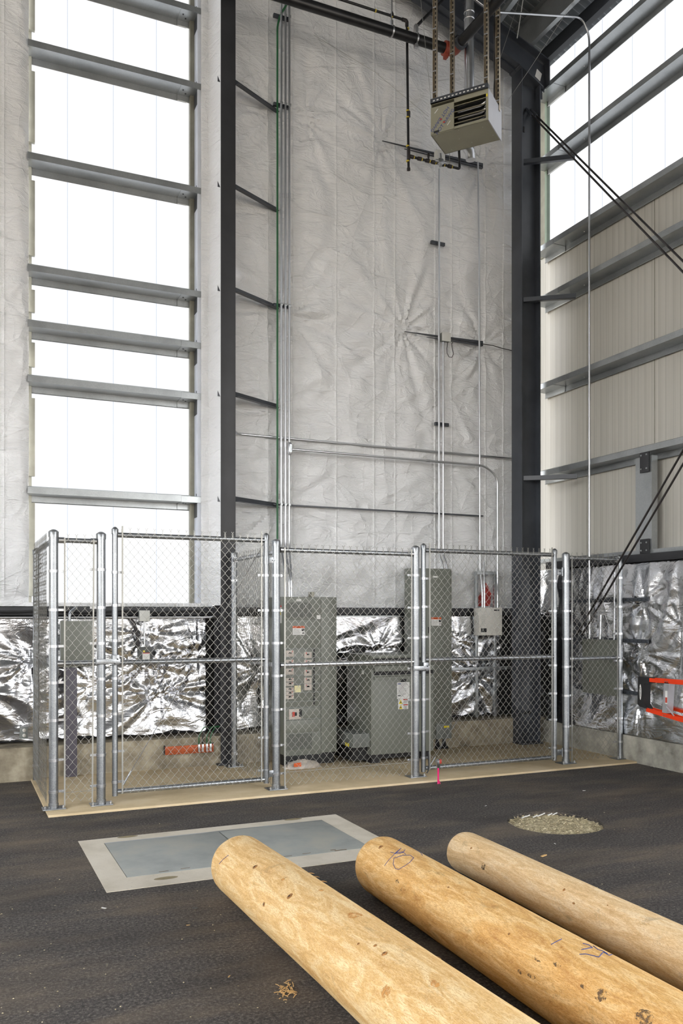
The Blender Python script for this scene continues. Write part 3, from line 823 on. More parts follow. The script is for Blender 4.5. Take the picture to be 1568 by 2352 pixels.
# ------------------------------------------------------------------ chain link fence
def clmesh(P, U, w, z0, z1, px=.070, pz=.082, r=.0019, barbs=True):
    """woven wires over a vertical panel from P along unit U, width w"""
    mb = MB(); U = Vector(U).normalized(); Nn = Vector((-U.y, U.x, 0)); P = Vector(P)
    nx = max(1, int(round(w / (px / 2)))); hx = w / nx; nz = int(round((z1 - z0) / (pz / 2))); hz = (z1 - z0) / nz
    for i in range(nx):
        pts = []
        for j in range(nz + 1):
            k = (i + j) % 2
            u = (i + k) * hx
            # each bend hooks round its neighbour
            off = .0024 if k else -.0024
            jit = .004 * noise.noise(Vector((u * 3 + P.x, j * .17, i * .05)))
            pts.append(P + U * (u + (.0026 if k else -.0026)) + Nn * (off * (1 if j % 2 else -1) + jit) + Vector((0, 0, z0 + j * hz)))
        if barbs:
            k = (i + nz) % 2; p = pts[-1]
            s_ = -1 if k else 1
            pts.append(p + U * (s_ * -.002) + Vector((0, 0, .020))); pts.append(p + U * (s_ * .014) + Vector((0, 0, .042)))
        mb.tube(pts, r, 4, cap=False)
    return mb


def post_parts(parent, x, y, z0, z1, r=.037, name='post', cap=True, plate=True, bands=(), bdir=None, mat='galv_pipe'):
    mb = MB(); mb.cyl((x, y, z0), (x, y, z1 - .03 if cap else z1), r, 24); p = mb.build(name, mat, parent)
    if cap:
        mb = MB(); mb.lathe((x, y, z1), [(r + .004, -.055), (r + .005, -.014), (r + .003, -.010), (r * .8, -.001), (r * .4, .007), (r * .1, .009)], 24); mb.build('post_cap', 'galv_pipe', p)
    if plate:
        mb = MB(); mb.box((x - .09, y - .07, z0), (x + .09, y + .07, z0 + .008), .002); mb.lathe((x, y, z0), [(r + .004, .008), (r + .004, .045)], 20); mb.build('base_plate', 'galv_pipe', p)
        for sx in (-.072, .072):
            mb = MB(); mb.cyl((x + sx, y - .052, z0 + .008), (x + sx, y - .052, z0 + .035), .007, 8); mb.cyl((x + sx, y - .052, z0 + .012), (x + sx, y - .052, z0 + .024), .013, 6); mb.build('anchor_bolt', 'emt', p)
    for z in bands:
        mb = MB(); mb.lathe((x, y, z), [(r + .0005, -.011), (r + .004, -.011), (r + .004, .011), (r + .0005, .011)], 24)
        if bdir is not None:
            d = Vector(bdir); c = Vector((x, y, z)) + d * (r + .022); nn = Vector((-d.y, d.x, 0))
            mb.obox(c - d * .030 - nn * .005 - Vector((0, 0, .010)), d * .062, nn * .010, (0, 0, .020)); mb.cyl(c + d * .018 - nn * .016, c + d * .018 + nn * .016, .006, 8)
        mb.build('tension_band', 'emt', p)
    return p


def bar(parent, x, y, z0, z1, dx=.012, dy=.004, lean=0):
    mb = MB(); mb.hexa([(x - dx / 2, y - dy, z0), (x + dx / 2, y - dy, z0), (x + dx / 2, y + dy, z0), (x - dx / 2, y + dy, z0), (x - dx / 2 + lean, y - dy, z1), (x + dx / 2 + lean, y - dy, z1), (x + dx / 2 + lean, y + dy, z1), (x - dx / 2 + lean, y + dy, z1)])
    return mb.build('tension_bar', 'wire', parent)


def rail(parent, name, a, b_, r=.021, mat='galv_pipe'):
    mb = MB(); mb.tube([a, b_], r, 18); o = mb.build(name, mat, parent)
    d = (Vector(b_) - Vector(a)).normalized()
    for e, s_ in ((Vector(a), 1), (Vector(b_), -1)):
        mb = MB(); mb.tube([e - d * s_ * .012, e + d * s_ * .035], r + .005, 16); mb.build('rail_end', 'emt', o)
    return o


def X(px, py=1500): return at(px, py, y=YF).x


def Z(px, py): return at(px, py, y=YF).z


xP1, xP2, xPM, xPC, xPR, xRR = X(123), X(232), X(634), X(954), X(1299), X(1425)
HT = Z(122, 1218)
BZ = [.16, .42, .75, 1.06, 1.36, 1.66, 1.98]
# --- left section
fl = thing('chain_link_fence', 'left fence section turning the corner from the wall, with two thick galvanized posts', 'fence', (xP1, YF, PZ), 'chain link fence around the electrical pad')
p1 = post_parts(fl, xP1, YF, PZ, HT, bands=BZ, bdir=(1, 0, 0)); p2 = post_parts(fl, xP2, YF, PZ, HT - .005, bands=[b_ + .02 for b_ in BZ], bdir=(-1, 0, 0))
ybk = 8.82
p3 = post_parts(fl, xP1 - .02, ybk, PZ, HT - .06, bands=BZ[::2], bdir=(0, -1, 0), plate=False, r=.030)
rail(fl, 'top_rail', (xP1 + .05, YF, Z(180, 1242)), (xP2 - .05, YF, Z(180, 1242))); rail(fl, 'mid_rail', (xP1 + .04, YF, Z(180, 1523)), (xP2 - .04, YF, Z(180, 1523)))
rail(fl, 'top_rail', (xP1 - .01, YF + .05, HT - .085), (xP1 - .01, ybk - .03, HT - .085)); rail(fl, 'mid_rail', (xP1 - .01, YF + .05, 1.22), (xP1 - .01, ybk - .03, 1.22))
bar(fl, xP1 + .085, YF - .026, PZ + .02, Z(140, 1236)); bar(fl, xP2 - .075, YF - .026, PZ + .03, Z(218, 1240), lean=.012)
clmesh((xP1 + .080, YF - .028, 0), (1, 0, 0), xP2 - xP1 - .150, PZ + .05, Z(180, 1242) + .01).build('mesh', 'wire', fl, fix=False)
clmesh((xP1 - .048, YF + .06, 0), (0, 1, 0), ybk - YF - .10, PZ + .04, HT - .06).build('mesh', 'wire', fl, fix=False)
mb = MB(); mb.tube([(xP1 + .06, YF - .03, PZ + .13)] + [(xP1 + .06 + k * .018, YF - .032 + .003 * sin(k), PZ + .13 + .002 * sin(k * 2.0)) for k in range(1, 15)] + [(xP2 - .05, YF - .03, PZ + .13)], .0022, 5); mb.build('tension_wire', 'wire', fl)

# --- middle section with the divider going back
fm = thing('chain_link_fence', 'middle fence panel between the two gates in front of the grey switchboard', 'fence', (xPM, YF, PZ), 'chain link fence around the electrical pad')
HM = Z(634, 1240)
post_parts(fm, xPM, YF, PZ, HM, bands=BZ, bdir=(1, 0, 0)); post_parts(fm, xPC, YF, PZ, Z(954, 1255), bands=[b_ + .03 for b_ in BZ], bdir=(-1, 0, 0))
rail(fm, 'top_rail', (xPM + .05, YF, Z(800, 1268)), (xPC - .04, YF, Z(800, 1268))); rail(fm, 'mid_rail', (xPM + .05, YF, Z(800, 1524)), (xPC - .04, YF, Z(800, 1524)), mat='emt')
bar(fm, xPM + .075, YF - .026, PZ + .0, Z(660, 1258)); bar(fm, xPC - .06, YF - .026, PZ + .02, Z(935, 1262))
clmesh((xPM + .070, YF - .028, 0), (1, 0, 0), xPC - xPM - .125, PZ + .03, Z(800, 1268) + .015).build('mesh', 'wire', fm, fix=False)
mb = MB(); mb.tube([(xPM + .05 + (xPC - xPM - .1) * k / 40, YF - .022 + .003 * sin(k * 1.3), PZ + .15) for k in range(41)], .0022, 5); mb.build('tension_wire', 'wire', fm)
yd = 8.74
post_parts(fm, xPM, yd, PZ, at(529, 1268, y=yd).z, bands=BZ[::2], bdir=(0, -1, 0), r=.030)
zt_ = at(529, 1286, y=yd).z
rail(fm, 'top_rail', (xPM, YF + .05, zt_), (xPM, yd - .03, zt_), mat='emt'); rail(fm, 'mid_rail', (xPM, YF + .05, Z(636, 1528)), (xPM, yd - .03, Z(636, 1528)), mat='emt')
clmesh((xPM - .028, YF + .06, 0), (0, 1, 0), yd - YF - .10, PZ + .03, zt_ + .02).build('mesh', 'wire', fm, fix=False)

# --- right short section
fr = thing('chain_link_fence', 'short right fence panel ending at the right wall kerb', 'fence', (xPR, YF, PZ), 'chain link fence around the electrical pad')
post_parts(fr, xPR, YF, PZ, Z(1299, 1270), bands=BZ, bdir=(1, 0, 0)); post_parts(fr, xRR - .012, YF, PZ, Z(1425, 1276), bands=[b_ + .05 for b_ in BZ], bdir=(-1, 0, 0), r=.030)
rail(fr, 'top_rail', (xPR + .05, YF, Z(1360, 1283)), (xRR - .04, YF, Z(1360, 1283))); rail(fr, 'mid_rail', (xPR + .05, YF, Z(1360, 1512)), (xRR - .04, YF, Z(1360, 1512)))
bar(fr, xPR + .06, YF - .026, PZ, Z(1312, 1278)); bar(fr, xRR - .07, YF - .026, PZ + .02, Z(1415, 1286))
clmesh((xPR + .055, YF - .028, 0), (1, 0, 0), xRR - xPR - .115, PZ + .03, Z(1360, 1283) + .015).build('mesh', 'wire', fr, fix=False)


# --- gates
def gate(label, xa, xb, ztop, zmid, zbot, hinge_right, dia0, dia1):
    g = thing('fence_gate', label, 'gate', ((xa + xb) / 2, YF, PZ), 'swing gates of the chain link fence')
    r = .024; zl = zbot - .035; zh = ztop + .06
    a = post_parts(g, xa, YF, zl, zh, r=r, name='upright', plate=False, bands=[.2, .46, .78, 1.08, 1.40, 1.70, 1.98], bdir=(1, 0, 0))
    b_ = post_parts(g, xb, YF, zl, zh, r=r, name='upright', plate=False, bands=[.2, .5, .78, 1.08, 1.36, 1.66, 1.98], bdir=(-1, 0, 0))
    for nm, z in (('top_rail', ztop), ('mid_rail', zmid), ('bottom_rail', zbot)):
        mb = MB(); mb.tube([(xa + r * .8, YF, z), (xb - r * .8, YF, z)], .022, 18); mb.build(nm, 'galv_pipe', g)
        for e, s_ in ((xa, 1), (xb, -1)):
            pass
    bar(g, xa + .058, YF - .024, zl + .02, zh + .015); bar(g, xb - .052, YF - .024, zl + .02, zh + .015)
    clmesh((xa + .052, YF - .028, 0), (1, 0, 0), xb - xa - .100, zbot - .015, ztop + .02).build('mesh', 'wire', g, fix=False)
    mb = MB(); mb.tube([dia0, dia1], .0032, 8); q = mb.build('diagonal_rod', 'rod_grey', g)
    d = (Vector(dia1) - Vector(dia0)).normalized(); mb = MB(); mb.tube([Vector(dia1) - d * .13, Vector(dia1)], .008, 8); mb.build('turnbuckle', 'galv', q)
    xh = xb if hinge_right else xa; s_ = 1 if hinge_right else -1
    # hinges
    for z in (zh - .24, zl + .085):
        mb = MB(); mb.lathe((xh, YF, z), [(r + .001, -.035), (r + .006, -.035), (r + .006, .035), (r + .001, .035)], 18)
        mb.box((xh + s_ * .02, YF - .016, z - .03), (xh + s_ * .095, YF - .006, z + .03), .003)
        mb.cyl((xh + s_ * .088, YF - .02, z - .045), (xh + s_ * .088, YF - .02, z + .045), .008, 10)
        mb.cyl((xh + s_ * .06, YF - .035, z), (xh + s_ * .06, YF + .035, z), .006, 8)
        mb.build('hinge', 'galv_pipe', g)
    return g


g1 = gate('large left chain link gate in front of the left window', X(264), X(611), Z(440, 1235), Z(440, 1518), Z(440, 1804), True,
          at(605, 1250, y=YF + .02), at(283, 1802, y=YF + .02))
g2 = gate('right chain link gate in front of the black corner column', X(972), X(1273), Z(1120, 1269), Z(1120, 1512), Z(1120, 1752), True,
          at(1270, 1284, y=YF + .02), at(984, 1764, y=YF + .02))


def latch(g, xg, xp, z, label=None):
    mb = MB(); s_ = 1 if xp > xg else -1
    mb.box((xg - s_ * .035, YF - .060, z - .022), (xp + s_ * .05, YF - .048, z + .022), .003); mb.box((xg - .028, YF - .055, z - .03), (xg + .028, YF + .03, z + .055), .004)
    mb.box((xp + s_ * .045, YF - .06, z - .022), (xp + s_ * .052, YF + .04, z + .022))
    o = mb.build('latch', 'galv_pipe', g)
    for dx in (-.012, .012):
        mb = MB(); mb.cyl((xg + dx, YF - .066, z + dx * 1.6), (xg + dx, YF - .054, z + dx * 1.6), .006, 8); mb.build('bolt', 'black_steel', o)


latch(g1, X(264), xP2, Z(240, 1519)); latch(g2, X(972), xPC, Z(965, 1534))
mb = MB(); mb.tube(bend([(X(972) + .02, YF - .03, .05), (X(972) + .045, YF - .035, .09), (X(972) + .04, YF - .03, .26)], .03), .006, 6); mb.build('drop_rod', 'black_steel', g2)


# ------------------------------------------------------------------ electrical equipment
def label_part(parent, a, b_, mat, t=.0015):
    mb = MB(); mb.box(a, b_); return mb.build('label', mat, parent)


def warning(parent, x, y, z, w, h, txt=True):
    o = label_part(parent, (x, y, z), (x + w, y + .002, z + h * .76), 'white_lbl')
    mb = MB(); mb.box((x, y - .0006, z + h * .76), (x + w, y + .002, z + h)); c = mb.build('warning_band', 'orange_lbl', o)
    if txt: text_part('warning_text', 'WARNING', h * .20, (x + w * .58, y - .0012, z + h * .87), (pi / 2, 0, 0), 'black', o)
    mb = MB(); mb.add([(x + w * .06, y - .001, z + h * .80), (x + w * .18, y - .001, z + h * .80), (x + w * .12, y - .001, z + h * .96)], [(0, 1, 2)]); mb.build('warning_triangle', 'black', o)
    mb = MB(); mb.box((x + w * .76, y - .0006, z + h * .42), (x + w * .98, y + .001, z + h * .70)); mb.add([(x + w * .78, y - .001, z + h * .12), (x + w * .96, y - .001, z + h * .12), (x + w * .9, y - .001, z + h * .34)], [(0, 1, 2)]); mb.build('pictogram', 'black', o)
    mb = MB()
    for k in range(7): mb.box((x + w * .05, y - .0006, z + h * (.10 + k * .085)), (x + w * (.55 + .15 * R.random()), y + .001, z + h * (.115 + k * .085)))
    mb.build('small_print', 'dark_cab', o)
    return o


# switchboard
SX0, SXm, SX1, SY, SZ0, SZ1 = at(651, 1500, y=8.5).x, at(737, 1500, y=8.5).x, at(773, 1500, y=8.5).x, 8.50, .14, 1.81
sw = thing('switchboard', 'tall grey-green electrical switchboard with breakers and two vent grilles behind the middle fence panel', 'electrical cabinet', ((SX0 + SX1) / 2, SY, PZ))
mb = MB(); mb.box((SX0, SY + .012, SZ0), (SX1, 9.04, SZ1), .004); mb.build('cabinet', 'grey_cab', sw)
mb = MB(); mb.box((SX0 + .02, SY + .03, PZ), (SX1 - .02, 9.0, SZ0), .003); mb.build('base_frame', 'black', sw)
zz = lambda py: at(690, py, y=SY).z
xx = lambda px: at(px, 1500, y=SY).x
for za, zb in ((zz(1735), zz(1683) ), (zz(1682), zz(1654)), (zz(1652.5), zz(1626)), (zz(1490), zz(1424)), (zz(1423), zz(1372))):
    mb = MB(); mb.box((SX0 + .004, SY, za + .001), (SXm - .002, SY + .014, zb - .001), .002); mb.build('cover_panel', 'grey_cab', sw)
mb = MB(); mb.box((SXm + .002, SY, SZ0), (SX1 - .001, SY + .014, SZ1 - .001), .002); mb.build('cover_panel', 'grey_cab', sw)
mb = MB(); mb.box((SX0 + .004, SY + .004, zz(1626)), (SXm - .002, SY + .014, zz(1490)), .001); mb.build('breaker_section', 'grey_cab', sw)
for py in (1490, 1511, 1532, 1551, 1571, 1591, 1611, 1625, 1652):
    mb = MB(); mb.box((SX0 - .0, SY - .004, zz(py) - .004), (SXm, SY + .006, zz(py) + .004), .001); mb.build('trim_strip', 'grey_cab2', sw)
for (pa, pb, x0, x1) in ((1418, 1384, 657, 716), (1721, 1685, 658, 716)):
    mb = MB(); mb.box((xx(x0), SY - .001, zz(pa)), (xx(x1), SY + .002, zz(pb))); gq = mb.build('vent_grille', 'dark_cab', sw)
    mb = MB(); n = 22
    for k in range(n):
        z = zz(pa) + (zz(pb) - zz(pa)) * (k + .5) / n; mb.box((xx(x0), SY - .006, z - .0016), (xx(x1), SY, z + .0016))
    for k in range(7):
        x = xx(x0) + (xx(x1) - xx(x0)) * k / 6; mb.box((x - .002, SY - .008, zz(pa)), (x + .002, SY, zz(pb)))
    mb.build('louver', 'grey_cab', gq)
# breakers
rows_l = [1500, 1521, 1541, 1560, 1570, 1582, 1591, 1600]; rows_r = [1504, 1522, 1545, 1563, 1578]
for col, rows in ((0, rows_l), (1, rows_r)):
    for py in rows:
        x0, x1 = (xx(656), xx(674)) if col == 0 else (xx(698), xx(715))
        z = zz(py); h = .036 if py < 1555 or col else .02
        mb = MB(); mb.box((x0, SY - .008, z - h), (x1, SY + .004, z + h * .8), .001); b_ = mb.build('breaker', 'brk', sw)
        mb = MB(); xc = (x0 + x1) / 2; mb.hexa([(xc - .018, SY - .012, z - .004), (xc + .018, SY - .012, z - .004), (xc + .018, SY - .006, z - .004), (xc - .018, SY - .006, z - .004), (xc - .008, SY - .022, z + .010), (xc + .008, SY - .022, z + .010), (xc + .008, SY - .006, z + .012), (xc - .008, SY - .006, z + .012)])
        mb.build('toggle', 'black', b_)
        mb = MB(); mb.box((x1 - .022 if col == 0 else x0 + .02, SY - .009, z + .006), (x1 - .014 if col == 0 else x0 + .028, SY - .007, z + h * .75)); mb.build('red_mark', 'red', b_)
mb = MB()
for k in range(16):
    z = zz(1622) + (zz(1492) - zz(1622)) * (k + .3) / 16
    mb.box((xx(719), SY - .002, z), (xx(722.5), SY + .006, z + .03))
    if k > 8: mb.box((xx(651.5), SY - .002, z), (xx(654), SY + .006, z + .03))
mb.build('slot_row', 'black', sw)
mb = MB(); mb.box((xx(663), SY - .01, zz(1651)), (xx(690), SY + .004, zz(1628)), .001); b_ = mb.build('main_breaker', 'brk', sw)
mb = MB(); mb.box((xx(670), SY - .022, zz(1645)), (xx(675), SY - .008, zz(1634))); mb.build('red_handle', 'red', b_)
mb = MB(); mb.box((xx(675), SY - .024, zz(1643)), (xx(680), SY - .008, zz(1635)), .003); mb.box((xx(686), SY - .014, zz(1646)), (xx(692), SY - .008, zz(1628.5))); mb.build('toggle', 'black', b_)
warning(sw, xx(672), SY - .0015, zz(1458), xx(699) - xx(672), zz(1438) - zz(1458))
label_part(sw, (xx(680.5), SY - .001, zz(1381)), (xx(691.5), SY + .001, zz(1376)), 'white_lbl')
label_part(sw, (xx(727), SY - .001, zz(1422)), (xx(736), SY + .001, zz(1413)), 'white_lbl')
label_part(sw, (xx(676), SY - .001, zz(1590)), (xx(690.5), SY + .003, zz(1574.5)), 'cream_lbl')
# label on the cabinet's left side
o = label_part(sw, (SX0 - .002, 8.56, 1.53), (SX0 + .001, 8.64, 1.72), 'white_lbl')
mb = MB(); mb.box((SX0 - .003, 8.56, 1.70), (SX0, 8.64, 1.72)); mb.build('red_band', 'red', o)
mb = MB(); mb.add([(SX0 - .0035, 8.57, 1.62), (SX0 - .0035, 8.63, 1.62), (SX0 - .0035, 8.60, 1.68)], [(0, 1, 2)]); mb.build('warning_triangle', 'yellow_lbl', o)
mb = MB(); mb.box((xx(731.5), 8.70, SZ1), (xx(738.5), 8.80, SZ1 + .06), .004); tag(mb.build('conduit_hub', 'jamb'), 'stubby metal hub standing on top of the grey switchboard', 'fitting')
# plastic bag on floor
bc = Vector((3.33, 8.36, PZ)); mb = MB()


def bagf(i, j):
    a = 2 * pi * j / 24; t = i / 8 * pi / 2
    rx, ry, rz_ = .20, .07, .085; k = 1 + .22 * noise.noise(Vector((cos(a) * 3, sin(a) * 3, t * 3)))
    return (bc.x + rx * cos(a) * cos(t) * k, bc.y + ry * sin(a) * cos(t) * k, bc.z + rz_ * sin(t) * k + .001)


mb.grid(9, 25, bagf); bg = tag(mb.build('plastic_bag', 'plastic'), 'crumpled clear plastic bag with papers at the foot of the grey switchboard', 'bag')
mb = MB(); mb.box((bc.x - .12, bc.y - .078, PZ + .03), (bc.x - .04, bc.y - .070, PZ + .07)); mb.build('orange_sticker', 'orange_lbl', bg)

# transformer
TX0, TX1, TY0, TY1 = 4.09, 4.86, 8.27, 8.89
tr = thing('transformer', 'wide grey-green floor transformer with slotted top vents and white labels', 'transformer', ((TX0 + TX1) / 2, TY0, PZ))
tz = lambda py: at(900, py, y=TY0).z
tx = lambda px: at(px, 1500, y=TY0).x
mb = MB(); mb.box((TX0, TY0, .115), (TX1, TY1, 1.03), .004); mb.box((TX0, TY0 + .04, 1.03), (TX1, TY1, 1.15), .002); mb.build('tank', 'grey_cab', tr)
mb = MB(); mb.box((TX0 - .012, TY0 - .012, 1.15), (TX1 + .012, TY1, 1.185), .004); mb.build('lid', 'grey_cab', tr)
mb = MB(); mb.box((tx(858), TY0 - .001, tz(1518)), (TX1, TY0 + .04, tz(1511)), 0); mb.box((tx(858), TY0 - .002, tz(1550)), (TX1 - .004, TY0 + .004, tz(1540))); mb.build('vent_slot', 'black', tr)
mb = MB(); mb.hexa([(tx(858), TY0 - .03, tz(1541)), (TX1, TY0 - .03, tz(1541)), (TX1, TY0, tz(1541)), (tx(858), TY0, tz(1541)), (tx(858), TY0 - .028, tz(1529)), (TX1, TY0 - .028, tz(1529)), (TX1, TY0, tz(1529) + .01), (tx(858), TY0, tz(1529) + .01)]); mb.build('vent_hood', 'grey_cab', tr)
mb = MB(); mb.hexa([(tx(858), TY0 - .02, tz(1560)), (TX1, TY0 - .02, tz(1560)), (TX1, TY0, tz(1560)), (tx(858), TY0, tz(1560)), (tx(858), TY0 - .018, tz(1554)), (TX1, TY0 - .018, tz(1554)), (TX1, TY0, tz(1552)), (tx(858), TY0, tz(1552))]); mb.build('vent_hood', 'grey_cab', tr)
mb = MB(); mb.box((TX0 - .20, 8.30, .20), (TX0, TY1 - .02, .345), .004); mb.build('side_wireway', 'grey_cab2', tr)
mb = MB(); mb.box((TX0 + .02, TY0 + .03, PZ), (TX0 + .12, TY1 - .03, .115)); mb.box((TX1 - .12, TY0 + .03, PZ), (TX1 - .02, TY1 - .03, .115)); mb.box((TX0 + .12, TY0 + .1, .05), (TX1 - .12, TY1 - .1, .115)); mb.box((TX0 - .18, 8.36, .05), (TX0 + .02, 8.86, .198)); mb.build('skid', 'black', tr)
label_part(tr, (TX0 - .202, 8.40, .20), (TX0 - .199, 8.50, .235), 'yellow_lbl')
mb = MB(); mb.box((tx(844), TY0 - .003, .30), (tx(850), TY0, .32)); 
label_part(tr, (TX0 - .002, 8.45, .97), (TX0 - .0, 8.50, 1.01), 'white_lbl')
o = label_part(tr, (tx(911.5), TY0 - .002, tz(1606)), (tx(940), TY0 + .001, tz(1568)), 'white_lbl')
mb = MB()
for k in range(11): mb.box((tx(914), TY0 - .0026, tz(1600 - k * 2.9)), (tx(926 + R.random() * 10), TY0 - .001, tz(1600 - k * 2.9) + .003))
mb.build('small_print', 'dark_cab', o)
mb = MB(); mb.box((tx(913), TY0 - .0028, tz(1572.5)), (tx(920), TY0 - .001, tz(1570))); mb.build('blue_mark', 'blue_ink', o)
mb = MB(); mb.box((tx(913), TY0 - .0026, tz(1599.8)), (tx(919.5), TY0 - .001, tz(1598))); mb.build('bar_code', 'black', o)
o = label_part(tr, (tx(914), TY0 - .002, tz(1630)), (tx(937), TY0 + .001, tz(1606.4)), 'white_lbl')
for zc in (1612.5, 1624.5):
    mb = MB(); mb.add([(tx(915), TY0 - .003, tz(zc + 5)), (tx(924), TY0 - .003, tz(zc + 5)), (tx(919.5), TY0 - .003, tz(zc - 5))], [(0, 1, 2)]); q = mb.build('warning_triangle', 'yellow_lbl', o)
    mb = MB(); mb.add([(tx(918), TY0 - .0035, tz(zc + 3)), (tx(921), TY0 - .0035, tz(zc + 3)), (tx(920), TY0 - .0035, tz(zc - 2))], [(0, 1, 2)]); mb.build('warning_bolt', 'black', q)
    mb = MB(); mb.box((tx(925.5), TY0 - .0026, tz(zc - 3)), (tx(936), TY0 - .001, tz(zc - 5.5))); mb.build('red_band', 'red', o)
    mb = MB(); [mb.box((tx(926), TY0 - .0026, tz(zc + 4 - k * 2)), (tx(934), TY0 - .001, tz(zc + 3.3 - k * 2))) for k in range(3)]; mb.build('small_print', 'dark_cab', o)
label_part(tr, (tx(919.5), TY0 - .002, tz(1567)), (tx(932.5), TY0 + .001, tz(1558)), 'black')

# tall panelboard
CX0, CX1, CY0 = at(945, 1500, y=8.88).x, at(1037, 1500, y=8.88).x, 8.88
cb = thing('panelboard', 'tallest grey-green cabinet standing behind the transformer, conduits entering its top', 'electrical cabinet', ((CX0 + CX1) / 2, CY0, .1))
cz = lambda py: at(1000, py, y=CY0).z
cxx = lambda px: at(px, 1500, y=CY0).x
mb = MB(); mb.box((CX0, CY0, cz(1698)), (CX1, 9.06, cz(1306)), .004); mb.build('cabinet', 'grey_cab', cb)
mb = MB(); mb.box((CX0 + .03, CY0 - .008, cz(1690)), (CX1 - .02, CY0 + .002, cz(1312)), .002); fr_ = mb.build('front_trim', 'grey_cab', cb)
mb = MB(); mb.box((cxx(979), CY0 - .016, cz(1670)), (cxx(1019), CY0 - .006, cz(1330)), .002); d_ = mb.build('door', 'grey_cab', cb)
mb = MB(); mb.box((cxx(981), CY0 - .022, cz(1454)), (cxx(983), CY0 - .014, cz(1440)), .001); mb.build('handle', 'black', d_)
mb = MB(); mb.box((cxx(999), CY0 - .03, cz(1697)), (cxx(1032), CY0 - .012, cz(1663)), .003); mb.build('gutter_cover', 'grey_cab2', cb)
label_part(cb, (cxx(1016), CY0 - .032, cz(1672)), (cxx(1028), CY0 - .03, cz(1667.5)), 'yellow_lbl')
warning(cb, cxx(988.5), CY0 - .019, cz(1437), cxx(1011) - cxx(988.5), cz(1418) - cz(1437))
label_part(cb, (cxx(994), CY0 - .0165, cz(1327)), (cxx(1003), CY0 - .008, cz(1323)), 'white_lbl')
for px in (1006, 1021):
    mb = MB(); mb.tube([(cxx(px), CY0 + .05, cz(1700)), (cxx(px), CY0 + .03, PZ + .03), (cxx(px), CY0 - .03, PZ)], .035, 12); mb.build('duct', 'black', cb)

# white control panel on strut rack
WX0, WX1, WY = at(1100, 1420, y=8.95).x, at(1152, 1420, y=8.95).x, 8.95
wp = thing('control_panel', 'white wall-mounted control box with three conduits entering its top', 'electrical box', ((WX0 + WX1) / 2, WY, 1.36))
mb = MB(); mb.box((WX0, WY + .01, 1.365), (WX1, WY + .12, 1.705), .003); mb.build('enclosure', 'white_cab', wp)
mb = MB(); mb.box((WX0 - .004, WY, 1.365), (WX1 + .004, WY + .010, 1.708), .003); mb.build('door', 'white_cab', wp)
wx = lambda px: at(px, 1420, y=WY).x
wz = lambda py: at(1126, py, y=WY).z
mb = MB(); mb.box((wx(1104), WY - .002, wz(1452)), (wx(1117), WY, wz(1443))); mb.build('nameplate', 'black', wp); mb = MB(); mb.box((wx(1134), WY - .002, wz(1403)), (wx(1146), WY, wz(1400))); mb.build('latch', 'black', wp)
mb = MB()
for k in range(12): mb.box((wx(1105), WY - .001, wz(1436 - k * 2.2)), (wx(1110 + R.random() * 7), WY, wz(1436 - k * 2.2) + .002))
mb.build('small_print', 'grey_cab2', wp)
# rack behind it
t = thing('strut_rack', 'dark upright strut frame above and behind the white control box', 'bracket', (WX0, 9.05, .4))
ux = [at(1094, 1350, y=9.08).x, at(1137, 1350, y=9.08).x]
for x in ux:
    mb = MB(); mb.box((x - .02, 9.07, .34), (x + .02, 9.11, at(1100, 1312, y=9.08).z), .003); mb.build('upright', 'galv', t)
for z in (at(1100, 1316, y=9.08).z, 1.08, .95):
    mb = MB(); mb.box((ux[0] - .02 - (.55 if z < 1.2 else 0), 9.03, z - .02), (ux[1] + (.02 if z > 1.2 else .3), 9.068, z + .02), .003); mb.build('crossbar', 'galv', t)
# opening in the liner showing insulation
mb = MB(); za, zb = at(1110, 1392, y=YL - .04).z, at(1110, 1335, y=YL - .04).z
iv = [(6.02, za), (6.20, za), (6.22, za + .16), (6.14, zb - .02), (6.09, zb - .12), (6.03, za + .12)]
mb.prism(iv, (0, YL - .055, 0), (0, YL - .035, 0), (1, 0, 0), (0, 0, 1))
tag(mb.build('insulation_tear', 'insul_red'), 'red insulation showing through a tear above the white control box', 'insulation')

# boxes on the left wall
GX0, GX1 = at(140, 1480, y=8.98).x, at(211, 1480, y=8.98).x
t = thing('panel_box', 'square grey wall box behind the narrow left fence panel', 'electrical box', ((GX0 + GX1) / 2, 9.0, 1.09))
mb = MB(); mb.box((GX0, 8.985, 1.10), (GX1, 9.10, 1.555), .004); mb.build('enclosure', 'grey_cab2', t)
mb = MB(); mb.box((GX0 - .003, 8.975, 1.097), (GX1 + .003, 8.985, 1.558), .003); mb.build('door', 'grey_cab', t)
mb = MB(); mb.tube(bend([(GX0 + .09, 9.04, 1.555), (GX0 + .09, 9.04, 1.64), (GX0 + .16, 9.10, 1.69)], .05), .016, 10); mb.build('flex_conduit', 'galv_pipe', t)
mb = MB(); mb.box((at(145, 1600, y=9.0).x, 8.83, PZ), (at(172, 1600, y=9.0).x, 8.897, 1.095), .004)
tag(mb.build('support_post', 'purple_post'), 'dark plum-grey square post standing below the left grey wall box', 'post')

